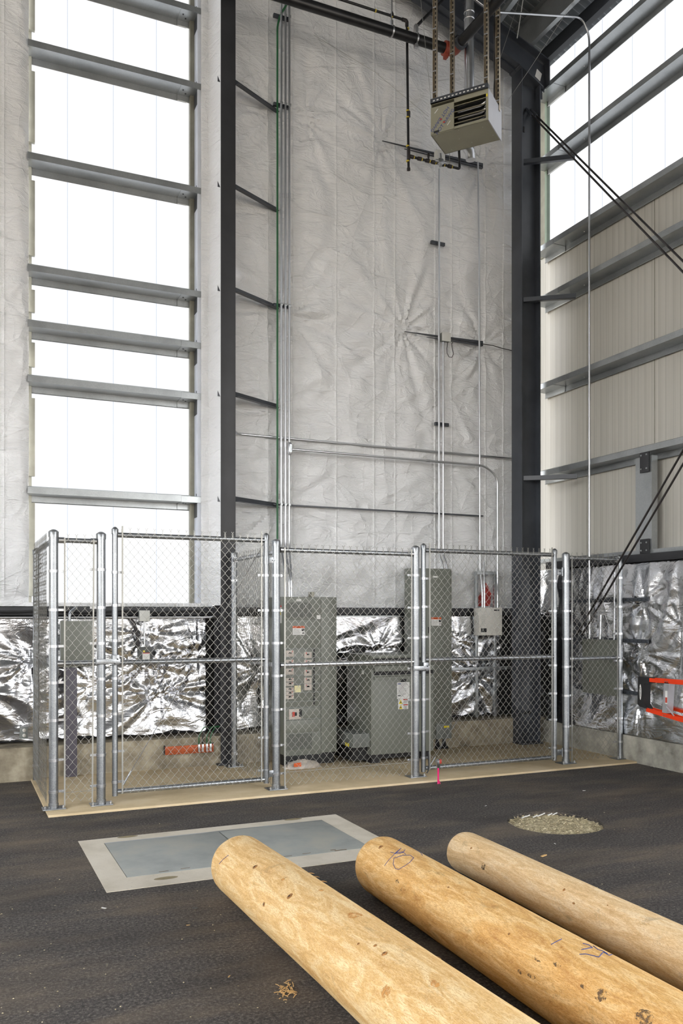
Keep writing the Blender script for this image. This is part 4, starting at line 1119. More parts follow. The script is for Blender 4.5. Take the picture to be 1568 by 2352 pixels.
t = thing('junction_box', 'small pale square junction box under the left window sill', 'electrical box', (1.82, 9.0, 1.55))
mb = MB(); mb.box((1.772, 8.99, 1.555), (1.872, 9.07, 1.662), .003); mb.build('enclosure', 'grey_cab2', t)
mb = MB(); mb.box((1.768, 8.982, 1.552), (1.876, 8.99, 1.665), .003); mb.build('cover', 'pale_box', t)
mb = MB(); mb.tube([(1.825, 9.03, 1.555), (1.83, 9.03, 1.29)], .010, 10); mb.build('conduit', 'emt', t)
t = thing('disconnect_switch', 'dark grey disconnect switch with a pale warning label behind the left gate', 'electrical box', (1.83, 9.0, 1.08))
mb = MB(); mb.box((1.757, 8.965, 1.095), (1.895, 9.06, 1.285), .004); mb.build('enclosure', 'dark_cab', t)
label_part(t, (1.795, 8.962, 1.135), (1.87, 8.965, 1.225), 'white_lbl')
mb = MB(); mb.box((1.797, 8.960, 1.218), (1.868, 8.963, 1.226)); mb.build('red_band', 'red', t)
mb = MB(); mb.box((1.80, 8.96, 1.232), (1.82, 8.965, 1.25)); mb.build('warning_mark', 'yellow_lbl', t)
mb = MB(); mb.box((1.897, 8.98, 1.10), (1.925, 9.0, 1.16), .004); mb.build('handle', 'black', t)
mb = MB(); mb.tube(bend([(1.60, 9.10, 1.63), (1.72, 9.06, 1.56), (1.76, 9.05, 1.40), (1.77, 9.05, 1.28)], .08), .017, 8)
tag(mb.build('flexible_conduit', 'rod'), 'dark flexible conduit curving down beside the small junction box', 'pipe')

# duplex outlet left
ox0, ox1 = at(46, 1683, y=8.96).x, at(63.5, 1683, y=8.96).x
t = thing('duplex_outlet', 'grey box with a double power outlet low on the foil left of the fence', 'outlet', (ox0, 8.97, .41))
mb = MB(); mb.box((ox0, 8.965, .405), (ox1, 9.05, .52), .003); mb.build('box', 'grey_cab2', t)
for z in (.437, .487):
    mb = MB(); mb.lathe(((ox0 + ox1) / 2 + .004, 8.966, z), [(.017, 0), (.017, -.004), (.015, -.006)], 16, 'y'); q = mb.build('socket', 'white_cab', t)
    mb = MB(); cx_ = (ox0 + ox1) / 2 + .004
    mb.box((cx_ - .008, 8.958, z), (cx_ - .006, 8.96, z + .008)); mb.box((cx_ + .005, 8.958, z), (cx_ + .007, 8.96, z + .008)); mb.cyl((cx_, 8.958, z - .008), (cx_, 8.96, z - .008), .002, 8); mb.build('pin_hole', 'black', q)
mb = MB(); mb.tube([(ox0 - .05, 9.03, .455), (ox0, 9.02, .455)], .012, 8); mb.build('connector', 'emt', t)

# copper ground bar on kerb
bx0, bx1 = at(379, 1725, y=YK - .03).x, at(490, 1725, y=YK - .03).x
bz0, bz1 = at(400, 1733, y=YK - .03).z, at(400, 1714, y=YK - .03).z
t = thing('ground_bar', 'copper-coloured ground bar with green wires on the concrete kerb', 'ground bar', (bx0, YK - .03, bz0))
mb = MB(); mb.box((bx0, YK - .035, bz0), (bx1, YK - .028, bz1), .001); b0 = mb.build('bar', 'copper', t)
mb = MB()
for k in range(9):
    for zf in (.3, .72): mb.cyl((bx0 + .04 + k * .05 + zf * .03, YK - .0362, bz0 + (bz1 - bz0) * zf), (bx0 + .04 + k * .05 + zf * .03, YK - .034, bz0 + (bz1 - bz0) * zf), .004, 8)
mb.build('hole', 'black', b0)
for x in (bx0 - .008, bx1 - .01):
    mb = MB(); mb.box((x, YK - .028, bz0 + .0), (x + .012, YK + .0, bz1 + .01)); mb.build('standoff', 'black', t)
for k, x in enumerate((bx1 - .16, bx1 - .12, bx1 - .075, bx1 - .035)):
    mb = MB(); mb.box((x - .010, YK - .05, bz0 + .01), (x + .010, YK - .036, bz1 + .005), .002); mb.lathe((x, YK - .05, bz0 + .022), [(.010, 0), (.010, -.006), (.004, -.006)], 12, 'y'); mb.build('lug', 'emt', t)
    mb = MB(); mb.tube(bend([(x, YK - .043, bz1), (x - .005, YK - .05, bz1 + .09), (x + .06, YK - .03, bz1 + .19), (x + .14, YK - .01, bz1 + .17)], .06), .006, 6); mb.build('wire', 'green' if k != 1 else 'black', t)

# grey panel on right wall with struts
ga, gb_ = at(1337, 1500, x=6.80), at(1417, 1500, x=6.80)
t = thing('panel_box', 'grey wall box on the right wall behind the short right fence panel', 'electrical box', (6.74, (ga.y + gb_.y) / 2, .7))
mb = MB(); mb.box((6.81, gb_.y, .705), (6.855, ga.y, 1.335), .004); mb.build('enclosure', 'grey_cab', t)
mb = MB(); mb.box((6.80, gb_.y - .003, .702), (6.81, ga.y + .003, 1.338), .003); mb.build('door', 'grey_cab', t)
for z, lb in ((at(1450, 1377, x=6.82).z, 'upper'), (at(1450, 1472, x=6.82).z, 'middle'), (at(1450, 1592, x=6.82).z, 'lower')):
    mb = MB(); mb.box((6.84, 7.10, z - .021), (6.86, 8.3, z + .021), .002); q = tag(mb.build('strut_channel', 'rafter_steel'), '%s dark strut channel across the foil on the right wall' % lb, 'bracket', 'strut channels on the right wall foil')
    mb = MB(); [mb.cyl((6.839, 7.13 + k * .06, z), (6.841, 7.13 + k * .06, z), .007, 8) for k in range(18)]; mb.build('slot_row', 'black', q)['kind'] = 'stuff'


# ------------------------------------------------------------------ conduits
def conduit(pts, r, label, mat='emt', grp=None, rb=.12, name='conduit', couplers=(), cat='pipe'):
    P = bend(pts, rb); mb = MB(); mb.tube(P, r, 12); o = tag(mb.build(name, mat), label, cat, grp)
    for c, d in couplers:
        c = Vector(c); d = Vector(d); mb = MB(); mb.tube([c - d * .025, c + d * .025], r + .004, 12); mb.build('coupling', 'emt', o)
    return o


yc = 9.06
UP = (0, 0, 1)


def Lx(px, py=900, y=yc): return at(px, py, y=y).x


def Lz(px, py, y=yc): return at(px, py, y=y).z


conduit([(Lx(637.5), yc + .01, 1.9), (Lx(637.5), yc + .01, Lz(640, 45)), (Lx(665), yc - .05, Lz(665, 0)), (Lx(685), yc - .1, Lz(690, -20))], .011, 'green insulated cable strapped beside the bundle of conduits right of the left column', 'green', name='ground_cable', cat='cable')
for i, (px, lb) in enumerate(((645, 'leftmost'), (654.5, 'middle'), (663.5, 'rightmost'))):
    x = Lx(px); zt = 9.6
    xb = at((645, 664, 669)[i], 1370, y=8.80).x + (.0, .0, .0)[i]
    P = [(x, yc - .01, zt), (x, yc - .01, 2.35), (xb + (.0 if i else .05), 8.80, 2.05), (xb + (.0 if i else .05), 8.80, SZ1)]
    o = conduit(P, .0125, '%s of three tall conduits running down to the grey switchboard' % lb, grp='tall conduits above the switchboard', couplers=[((x, yc - .01, Lz(px, 1022)), UP), ((x, yc - .01, Lz(px, 450)), UP)] if i != 2 else [((x, yc - .01, Lz(px, 450)), UP)])
for k, py in enumerate((48, 250, 707, 1161)):
    z = Lz(650, py, YL - .06)
    if k < 3 or True:
        t = thing('strut_channel', ('topmost short dark strut clamping the three tall conduits', 'second short dark strut down clamping the three tall conduits', 'third short dark strut down clamping the three tall conduits', 'long dark strut crossing the liner above the fence')[k], 'bracket', (Lx(632), 9.1, z), 'struts holding the tall conduits')
        xe = Lx(668) if k < 3 else Lx(1112)
        mb = MB(); mb.box((Lx(630), YL - .12, z - (.018 if k < 3 else .008)), (xe, YL - .085, z + (.018 if k < 3 else .008)), .002); mb.build('channel', 'rafter_steel', t)
        for px in (645, 654.5, 663.5):
            mb = MB(); mb.box((Lx(px) - .016, yc - .027, z - .014), (Lx(px) + .016, yc - .02, z + .014), .002); mb.build('clamp', 'galv', t)

# LB fitting & horizontals
lx = Lx(662.5)
t = thing('conduit_fitting', 'oval pale conduit fitting on the rightmost tall conduit', 'fitting', (lx, yc - .04, Lz(662, 1032)))
mb = MB(); zc = Lz(662, 1032); mb.tube([(lx, yc - .045, zc - .07), (lx, yc - .045, zc - .05), (lx, yc - .045, zc + .05), (lx, yc - .045, zc + .07)], [.014, .024, .024, .014], 14); mb.build('body', 'emt', t)
mb = MB(); mb.box((lx - .012, yc - .073, zc - .045), (lx + .012, yc - .067, zc + .045), .005); mb.build('cover', 'galv', t)
zc2 = Lz(880, 1051); conduit([(lx + .03, yc - .03, zc2), (Lx(1110), yc - .03, zc2), (Lx(1139), yc - .03, zc2 - .13), (Lx(1139, 1200), yc - .03, 2.0), (at(1142, 1390, y=9.0).x, 9.0, 1.90), (at(1142, 1390, y=9.0).x, 9.0, 1.705)], .0125,
                             'level conduit from the oval fitting that bends down to the white control box', rb=.16, couplers=[((Lx(980), yc - .03, zc2), (1, 0, 0))])
zc3 = Lz(860, 1025, YL - .06); conduit([(2.80, 9.05, zc3 + .02), (2.88, YL - .06, zc3), (6.60, YL - .06, zc3)], .0125, 'long level conduit crossing the liner between both columns', rb=.05, couplers=[((Lx(955), YL - .06, zc3), (1, 0, 0))])
# verticals into panelboard
xa = Lx(1008); conduit([(xa, yc, Lz(1008, 388)), (xa, yc, 2.35), (Lx(1009.5), yc - .06, 2.25), (Lx(1009.5), 8.98, cz(1306))], .0125, 'tall conduit dropping from below the heater to the panelboard', couplers=[((xa, yc, Lz(1008, 775)), UP)])
xa = Lx(1017.5); conduit([(xa, yc, Lz(1020, 786)), (xa, yc, 2.35), (Lx(1018.5), yc - .06, 2.25), (Lx(1018.5), 8.98, cz(1306))], .0125, 'conduit dropping from the small grey box on the liner to the panelboard')
xa = Lx(1100); conduit([(Lx(1097), yc, Lz(1097, 372)), (xa, yc, Lz(1100, 600)), (Lx(1102, 1290), yc, 2.2), (at(1107, 1390, y=9.0).x, 9.0, 1.95), (at(1107, 1390, y=9.0).x, 9.0, 1.705)], .011, 'thin tall conduit left of the corner column dropping to the white control box', couplers=[((Lx(1101), yc, Lz(1101, 882)), UP)], rb=.1)
xa = at(1112, 1390, y=9.0).x; conduit([(Lx(1111, 1260), yc, 2.28), (xa, 9.0, 1.98), (xa, 9.0, 1.705)], .0125, 'short conduit stub entering the middle of the white control box top', rb=.08)
# struts in slits of the liner
for k, (p0, p1, lb) in enumerate((((880, 320), (1108, 380), 'dark strut in a slit of the liner behind the heater'), ((932, 757), (1108, 790), 'dark strut in a slit of the liner behind the small grey box'))):
    a = at(*p0, y=YL - .075); b_ = at(*p1, y=YL - .075); z = (a.z + b_.z) / 2
    t = thing('strut_channel', lb, 'bracket', (a.x, YL - .08, z))
    mb = MB(); mb.hexa([(a.x, YL - .055, z - .002), (b_.x, YL - .085, z - .018), (b_.x, YL - .05, z - .018), (a.x, YL - .04, z - .002), (a.x, YL - .055, z + .002), (b_.x, YL - .085, z + .018), (b_.x, YL - .05, z + .018), (a.x, YL - .04, z + .002)]); mb.build('channel', 'rafter_steel', t)
    mb = MB(); mb.hexa([(a.x + .3, YL - .055, z - .030), (b_.x, YL - .085, z - .044), (b_.x, YL - .05, z - .044), (a.x + .3, YL - .04, z - .030), (a.x + .3, YL - .055, z - .027), (b_.x, YL - .085, z - .026), (b_.x, YL - .05, z - .026), (a.x + .3, YL - .04, z - .027)]); mb.build('channel', 'rafter_steel', t)
for px, py, lb in ((1004, 556, 'short dark strut on the liner below the heater'), (1013, 973, 'short dark strut on the liner above the level conduits')):
    a = at(px - 15, py, y=YL - .08); b_ = at(px + 16, py, y=YL - .08)
    mb = MB(); mb.box((a.x, YL - .10, a.z - .022), (b_.x, YL - .065, a.z + .018), .003); mb.box((a.x + .005, YL - .103, a.z - .006), (b_.x - .005, YL - .10, a.z + .004)); tag(mb.build('strut_channel', 'rafter_steel'), lb, 'bracket')
# grey box with loop
bxa, bxb = at(1016, 772, y=9.02), at(1035, 772, y=9.02)
t = thing('junction_box', 'small pale grey box with a looped cable on the white liner', 'electrical box', (bxa.x, 9.05, bxa.z))
mb = MB(); mb.box((bxa.x, 9.03, bxa.z - .05), (bxb.x, 9.09, bxa.z + .05), .003); mb.build('enclosure', 'grey_cab2', t)
mb = MB(); mb.box((bxa.x - .003, 9.022, bxa.z - .053), (bxb.x + .003, 9.03, bxa.z + .053), .003); mb.build('cover', 'pale_box', t)
lc = at(1034, 812, y=9.04)
mb = MB(); mb.tube([(bxb.x - .03, 9.04, bxa.z - .05), (lc.x - .05, 9.04, lc.z + .06), (lc.x - .048, 9.04, lc.z), (lc.x - .02, 9.04, lc.z - .045), (lc.x + .02, 9.04, lc.z - .045), (lc.x + .045, 9.04, lc.z), (lc.x + .03, 9.05, lc.z + .08), (lc.x + .03, 9.06, lc.z + .13), (lc.x + .06, 9.08, lc.z + .155)], .004, 6); mb.build('cable', 'rod', t)
mb = MB(); a = Vector((at(1108, 791, y=9.1).x, 9.1, at(1108, 790, y=9.1).z)); mb.tube([a, a + Vector((.15, 0, -.0)), a + Vector((.3, .02, -.01)), a + Vector((.46, .03, -.015))], .005, 6); tag(mb.build('cable', 'rod'), 'thin cable running from the slit strut to the corner column', 'cable')

# long conduit on right wall
xr = 6.83; tp = at(1353, 60, x=xr); yy_ = tp.y
zb_ = at(1358, 1469, x=6.82).z
pl_ = at(1128, 27, y=yy_)
conduit([(pl_.x - .5, yy_, pl_.z + .17), (pl_.x, yy_, pl_.z), (at(1335, 39, y=yy_).x - .0, yy_, at(1335, 39, y=yy_).z), (xr, yy_, tp.z - .1), (xr, yy_, 2.4), (6.83, yy_ + .0, 2.2), (6.83, yy_, 1.335)], .0125,
        'very long thin conduit dropping along the right wall to the grey wall box', rb=.14, couplers=[((xr, yy_, at(1355, y_, x=xr).z), UP) for y_ in (630, 915)])
yq = at(1408, 1400, x=6.82).y; conduit([(6.84, yq, 2.1), (6.83, yq, 1.335)], .010, 'short thin conduit entering the right end of the right wall box')
yq = at(1376, 1400, x=6.82).y; conduit([(6.84, yq, 1.62), (6.83, yq, 1.335)], .014, 'short thick foil-coloured conduit stub above the right wall box')

# ------------------------------------------------------------------ unit heater
A, B, C_, D_ = [at(*p, z=6.82) for p in ((989.5, 311.7), (1121, 275.5), (1146, 321.7), (1016.6, 351.8))]
ex = (B - A); W_ = ex.length; ex.normalize(); ey = Vector((-ex.y, ex.x, 0)); DP = (C_ - B).length; HH = .335
ctr = A + ex * W_ / 2 + ey * DP / 2
ht = thing('unit_heater', 'tan and white gas unit heater hanging from struts near the top of the back wall', 'heater', (ctr.x, ctr.y, 6.82))


def hp(u, v, w): return A + ex * u + ey * v + Vector((0, 0, w))


def hbox(mb, u0, v0, w0, u1, v1, w1): mb.obox(hp(u0, v0, w0), ex * (u1 - u0), ey * (v1 - v0), (0, 0, w1 - w0)); return mb


ul = W_ * .41
# casing: bottom, top, back, sides + front left panel
mb = MB(); hbox(mb, 0, 0, 0, W_, DP, .006); hbox(mb, 0, 0, HH - .006, W_, DP, HH); hbox(mb, 0, DP - .006, 0, W_, DP, HH); hbox(mb, 0, 0, 0, .006, DP, HH); mb.build('casing', 'heater_tan', ht)
mb = MB(); hbox(mb, W_ - .006, 0, 0, W_ + .004, DP + .03, HH); mb.build('side_panel', 'heater_side', ht)
mb = MB(); hbox(mb, 0, -.006, .008, ul, .006, HH - .04); fp = mb.build('front_panel', 'heater_tan', ht)
mb = MB(); hbox(mb, ul, 0, 0, W_, .008, .03); hbox(mb, ul, 0, HH - .05, W_, .008, HH); hbox(mb, W_ - .025, -.001, .03, W_, .008, HH - .05); mb.build('front_frame', 'heater_tan', ht)
mb = MB(); hbox(mb, ul, .10, .03, W_ - .02, .12, HH - .04); mb.build('heat_chamber', 'black', ht)
for k in range(4):
    w = .055 + k * .062; mb = MB()
    mb.hexa([hp(ul + .004, .0, w), hp(W_ - .028, .0, w), hp(W_ - .028, .055, w + .028), hp(ul + .004, .055, w + .028), hp(ul + .004, -.006, w + .005), hp(W_ - .028, -.006, w + .005), hp(W_ - .028, .05, w + .034), hp(ul + .004, .05, w + .034)])
    mb.build('louver', 'heater_tan', ht)
for k in range(3):
    mb = MB(); mb.tube(bend([hp(ul + .02, .075, .07 + k * .075), hp(W_ - .10, .075, .07 + k * .075), hp(W_ - .05, .075, .10 + k * .075), hp(W_ - .05, .09, .13 + k * .075)], .04), .019, 10); mb.build('heat_tube', 'flue', ht)
mb = MB(); hbox(mb, 0, -.02, HH, W_, .0, HH + .05); hbox(mb, 0, -.02, HH, W_, .06, HH + .004); hbox(mb, W_ - .006, -.02, HH, W_, .04, HH + .05); fl_ = mb.build('mounting_flange', 'rafter_steel', ht)
mb = MB()
for k in range(14): hbox(mb, .03 + k * W_ / 15, -.022, HH + .015, .052 + k * W_ / 15, -.019, HH + .028)
mb.build('slot', 'white_lbl', fl_)
an = atan2(ex.y, ex.x)
for (u, w, rr) in ((.105, .145, 0), (.165, .105, 1)):
    c = hp(u, -.0075, w)
    q = Matrix.Rotation(an, 4, 'Z') @ Matrix.Rotation(pi / 2, 4, 'X') @ Matrix.Rotation(radians(48 + (180 if rr == 0 else 0)), 4, 'Z')
    text_part('lettering', 'HOT DAWG', .052, c, q.to_euler(), 'blue_ink', fp)
    mb = MB(); k2 = -1 if rr else 1
    hbox(mb, u - .012 + k2 * .012, -.009, w - .008, u + .012 + k2 * .012, -.0065, w + .006); mb.build('red_badge', 'red', fp)
for (u0, w0, u1, w1) in ((.045, .225, .085, .265), (.19, .06, .225, .10)):
    mb = MB(); mb.tube([hp(u0, -.008, w0), hp(u1, -.008, w1)], .004, 6); mb.build('scratch_mark', 'white_lbl', fp)
mb = MB(); hbox(mb, .035, -.009, .012, .095, -.006, .035); q = mb.build('nameplate', 'black', fp)
mb = MB(); hbox(mb, W_ - .022, -.003, HH - .085, W_ - .008, 0, HH - .055); mb.build('yellow_label', 'yellow_lbl', ht)
mb = MB()
for (u, v) in ((.05, .05), (.3, .04), (.25, .2), (.35, .33), (.1, .37), (.6, .3), (.55, .1)): mb.cyl(hp(u, v, -.001), hp(u, v, .001), .004, 8)
mb.build('screw', 'flue', ht)
sd_ = hp(W_ + .006, .1, .2)
# hanging struts
for (u, v, lb) in ((.04, .02, 'front left'), (.10, DP - .03, 'rear left'), (W_ - .03, .03, 'front right'), (W_ - .01, DP - .06, 'rear right')):
    p = hp(u, v, HH + (.02 if v < .1 else -.05)); zt = deckz(p.x) - .02
    t = thing('hanger_strut', '%s slotted brass-toned strut holding up the heater' % lb, 'bracket', p, 'struts the heater hangs from')
    mb = MB(); wd = .020
    for s_ in (-1, 1): mb.obox(p + ex * s_ * wd - ex * .002 - ey * .02, ex * .004, ey * .04, (0, 0, zt - p.z))
    mb.obox(p - ex * wd + ey * .017, ex * 2 * wd, ey * .003, (0, 0, zt - p.z)); mb.build('channel', 'tan_gal', t)
    mb = MB(); nsl = int((zt - p.z) / .05)
    for k in range(nsl): mb.obox(p + Vector((0, 0, .02 + k * .05)) - ex * .008 + ey * .014, ex * .016, ey * .002, (0, 0, .028))
    mb.build('slot', 'black', t)
    mb = MB()
    for k in range(8): c = p + Vector((0, 0, .10 + k * .23)) - ey * .022; mb.obox(c - ex * .02, ex * .04, ey * .004, (0, 0, .012))
    mb.build('clip', 'flue', t)
    if lb == 'rear right':
        mb = MB(); q0 = p - ex * .035; mb.tube([q0 + Vector((.004 * sin(k), 0, k * .05)) for k in range(int((zt - p.z) / .05))], .012, 8); mb.build('flex_cable', 'rod', t)
# flue
fx = at(1077, 300, y=8.32); fb = Vector((fx.x, 8.32, at(1077, 340, y=8.32).z))
t = thing('flue_pipe', 'bright silver flue pipe rising behind the heater', 'pipe', fb)
mb = MB(); mb.cyl((fb.x, fb.y, fb.z), (fb.x, fb.y, deckz(fb.x) - .02), .056, 24); mb.build('pipe', 'flue', t)
for z in (at(1077, 45, y=8.32).z, at(1077, 30, y=8.32).z, fb.z + .3):
    mb = MB(); mb.lathe((fb.x, fb.y, z), [(.0565, -.008), (.061, 0), (.0565, .008)], 24); mb.build('joint', 'flue', t)
e1 = at(1078, 350, y=8.32); e2 = at(1083, 366, y=8.32)
mb = MB(); mb.tube([(fb.x - .05, fb.y, fb.z + .05), (fb.x - .03, fb.y, fb.z), (fb.x + .01, fb.y, fb.z - .04), (fb.x + .02, fb.y, fb.z - .13)], [.055, .055, .055, .052], 20); mb.build('drip_elbow', 'flue', t)
mb = MB(); mb.lathe((fb.x + .02, fb.y, fb.z - .13), [(.055, -.002), (.056, .01), (.053, .012)], 20); mb.build('elbow_cap', 'flue', t)
mb = MB(); bk = hp(W_ * .5, DP, .2); mb.tube([bk, (fb.x, fb.y, bk.z)], .05, 18); mb.build('branch', 'flue', t)

# gas piping
YG = 8.55


def G(px, py): return at(px, py, y=YG)


gs = thing('gas_pipe', 'black gas pipe with yellow tape bands dropping left of the heater', 'pipe', G(937, 362))
zt1 = G(860, 24).z; zt2 = G(1000, 374).z
p_el = Vector((G(934, 46).x, YG, zt1)); p_t = Vector((G(938, 366).x, YG, zt2)); p_b = Vector((G(938, 390).x, YG, G(938, 390).z))
mb = MB(); mb.tube([(G(700, 0).x - .5, YG, zt1), (p_el.x - .04, YG, zt1)], .014, 12); mb.build('header', 'black_pipe', gs)
mb = MB(); mb.tube([(p_el.x, YG, zt1 - .04), (p_b.x, YG, p_b.z)], .0145, 12); mb.build('drop', 'black_pipe', gs)
mb = MB(); mb.tube(bend([(p_el.x - .06, YG, zt1), (p_el.x, YG, zt1), (p_el.x, YG, zt1 - .06)], .045), .020, 12); mb.build('elbow', 'rod', gs)
mb = MB(); mb.lathe((p_b.x, YG, p_b.z), [(.012, -.012), (.02, -.008), (.02, .02), (.015, .024)], 12); mb.build('cap', 'rod', gs)
xe = G(1050, 380).x
mb = MB(); mb.tube([(p_t.x, YG, zt2), (xe, YG, zt2)], .014, 12); mb.build('branch', 'black_pipe', gs)
hx_ = hp(W_ * .40, DP, .06)
mb = MB(); mb.tube(bend([(xe - .02, YG, zt2), (xe + .03, YG, zt2), (xe + .03, YG, zt2 + .10), (xe - .01, YG - .05, zt2 + .20), (hx_.x, hx_.y - .0, hx_.z + .02)], .04), .015, 10); mb.build('connector', 'black_pipe', gs)
for fx_ in (.06, .22, .38, .50, .68, .84):
    c = Vector((p_t.x + (xe - p_t.x) * fx_, YG, zt2)); mb = MB(); mb.tube([c - Vector((.022, 0, 0)), c + Vector((.022, 0, 0))], .022, 8); mb.build('fitting', 'rod', gs)
    mb = MB(); mb.tube([c + Vector((.024, 0, 0)), c + Vector((.034, 0, 0))], .0175, 10); mb.build('tape_band', 'yellow', gs)
c = Vector((p_t.x + (xe - p_t.x) * .40, YG, zt2)); mb = MB(); mb.tube([c, c + Vector((0, 0, .075))], .012, 8); mb.box(c + Vector((-.012, -.012, .05)), c + Vector((.012, .012, .085)), .003); mb.build('valve', 'rod', gs)
for z in (G(938, 255).z, G(938, 270).z, zt2 + .11, zt2 - .06, zt1 - .085):
    mb = MB(); mb.tube([(p_el.x + (p_b.x - p_el.x) * .5, YG, z - .006), (p_el.x + (p_b.x - p_el.x) * .5, YG, z + .006)], .0185, 10); mb.build('tape_band', 'yellow', gs)
for a, b_ in ((G(938, 256).z, G(938, 269).z), (zt2 - .04, zt2 + .09)):
    mb = MB(); mb.tube([(p_b.x, YG, a), (p_b.x, YG, b_)], .02, 10); mb.build('coupling', 'rod', gs)
for px in (862, 900): mb = MB(); c = Vector((G(px, 24).x, YG, zt1)); mb.tube([c - Vector((.006, 0, 0)), c + Vector((.006, 0, 0))], .018, 10); mb.build('tape_band', 'yellow', gs)
mb = MB(); c = Vector((G(900, 30).x, YG, zt1)); mb.tube([c, c + Vector((0, 0, 1.3))], .004, 6); mb.lathe(c, [(.02, -.01), (.02, .02), (.008, .05)], 10); mb.build('hanger', 'rod', gs)
# conduit tee cross below heater
t = thing('conduit_fitting', 'small cross-shaped fitting below the heater where a conduit drops', 'fitting', (Lx(1008), YG, zt2))
mb = MB(); c = Vector((Lx(1008, 380, YG), YG - .03, zt2 + .01)); mb.box(c - Vector((.035, .02, .03)), c + Vector((.035, .02, .03)), .008); mb.cyl(c + Vector((0, 0, .03)), c + Vector((0, 0, .09)), .018, 12); mb.cyl(c - Vector((.07, 0, 0)), c + Vector((.07, 0, 0)), .016, 12); mb.cyl(c - Vector((0, 0, .06)), c, .016, 12); mb.build('body', 'emt', t)
a = at(1012, 357, y=9.0); mb = MB(); mb.box((a.x - .055, 8.99, a.z - .06), (a.x + .055, 9.07, a.z + .06), .004); tag(mb.build('junction_box', 'pale_box'), 'pale square box on the liner just below and behind the heater', 'electrical box')

# sprinkler main
YS = 8.45
zs = at(860, 60, y=YS).z; xs1 = at(1025, 112, y=YS).x
t = thing('sprinkler_main', 'thick black sprinkler main running level across the top of the liner', 'pipe', (xs1, YS, zs))
mb = MB(); mb.cyl((1.8, YS, zs), (xs1, YS, zs), .056, 24); mb.build('pipe', 'black_pipe', t)
el = Vector((xs1 + .07, YS, zs))
mb = MB(); mb.tube(bend([(xs1 - .02, YS, zs), (xs1 + .09, YS, zs), (xs1 + .09, YS - .14, zs)], .08), .064, 18); mb.build('elbow', 'orange_cpl', t)
mb = MB(); mb.lathe((xs1 - .01, YS, zs), [(.066, -.025), (.078, -.022), (.078, .022), (.066, .025)], 20, 'x'); mb.box((xs1 - .03, YS - .03, zs - .115), (xs1 + .01, YS + .03, zs - .07), .006); mb.build('coupling', 'orange_cpl', t)
mb = MB(); mb.cyl((xs1 + .09, YS - .12, zs), (xs1 + .09, 5.6, zs), .056, 24); q = mb.build('cross_pipe', 'black_pipe', t)
mb = MB(); mb.lathe((xs1 + .09, YS - .16, zs), [(.060, -.025), (.074, -.022), (.074, .022), (.060, .025)], 20, 'y'); mb.box((xs1 + .02, YS - .19, zs + .05), (xs1 + .16, YS - .13, zs + .10), .006); mb.build('coupling', 'rafter_steel', t)
for px in (899, 955):
    x = at(px, 90, y=YS).x; mb = MB()
    mb.lathe((x, YS, zs), [(.058, -.009), (.064, -.009), (.064, .009), (.058, .009)], 20, 'x')
    if px == 899: mb.tube([(x, YS, zs + .06), (x, YS, zs + .12)], .018, 8); mb.tube([(x, YS, zs + .1), (x, YS, zs + 1.4)], .005, 6); mb.build('ring_hanger', 'emt', t)
    else:
        mb.box((x - .02, YS - .02, zs - .10), (x + .02, YS + .02, zs - .058), .004); mb.box((x - .02, YS - .02, zs + .058), (x + .02, YS + .02, zs + .16), .004); q = mb.build('sway_clamp', 'emt', t)
        mb = MB(); mb.tube([(x, YS, zs + .14), (x + .55, YS + .02, zs + .78)], .017, 10); mb.build('sway_brace', 'black_pipe', q)


# thin wires
def wire(pts, lb, r=.0022):
    mb = MB(); mb.tube(pts, r, 5); tag(mb.build('hanging_wire', 'wire'), lb, 'wire')


wire([at(720, 80, y=9.05), at(860, 165, y=8.9), at(984, 268, y=8.5)], 'thin wire sagging across the upper liner towards the heater')
wire([at(1035, -10, y=8.5), at(1033, 220, y=8.5), at(1032, 380, y=8.56)], 'thin upright wire passing behind the heater to the gas pipe', .003)
wire([at(965, -10, y=8.2), at(990, 235, y=8.15)], 'thin slack wire hanging left of the heater struts')
wire([at(1325, -10, y=7.4), at(1215, 160, y=8.2), at(1161, 238, y=8.7)], 'thin wire slanting from the roof to beside the corner column top')
wire([at(1195, -10, y=8.0), at(1140, 160, y=8.1), at(1137, 200, y=8.1)], 'thin wire slanting down to the right heater strut')
wire([at(1202, -10, y=8.3), at(1187, 88, y=8.5)], 'dark short rod hanging from the roof deck above the rafter', .006)

# ------------------------------------------------------------------ floor hatch
hx0, hx1, hy0, hy1 = .82, 2.83, 5.13, 6.37
i0 = at(236.5, 1941, z=0); i1 = at(298, 2016, z=0); i2 = at(740, 1886, z=0)
ix0, ix1, iy0, iy1 = (i0.x + i1.x) / 2, i2.x, i1.y, (i0.y + i2.y) / 2
t = thing('access_hatch', 'two-leaf metal floor hatch in a pale concrete frame set in the asphalt', 'hatch', ((hx0 + hx1) / 2, (hy0 + hy1) / 2, 0))
mb = MB()
mb.box((hx0, hy0, -.06), (hx1, iy0 - .004, .004)); mb.box((hx0, iy1 + .03, -.06), (hx1, hy1, .004)); mb.box((hx0, iy0 - .004, -.06), (ix0 - .004, iy1 + .03, .004)); mb.box((ix1 + .004, iy0 - .004, -.06), (hx1, iy1 + .03, .004))
mb.build('concrete_frame', 'hatch_conc', t)
mb = MB(); mb.box((ix0 - .004, iy0 - .004, -.05), (ix1 + .004, iy1 + .03, -.006)); mb.build('pit_rim', 'black', t)
mb = MB(); mb.box((ix0, iy1 + .004, -.006), (ix1, iy1 + .028, .005), .001); mb.build('hinge_strip', 'galv', t)
xs_ = at(503, 1912, z=0).x
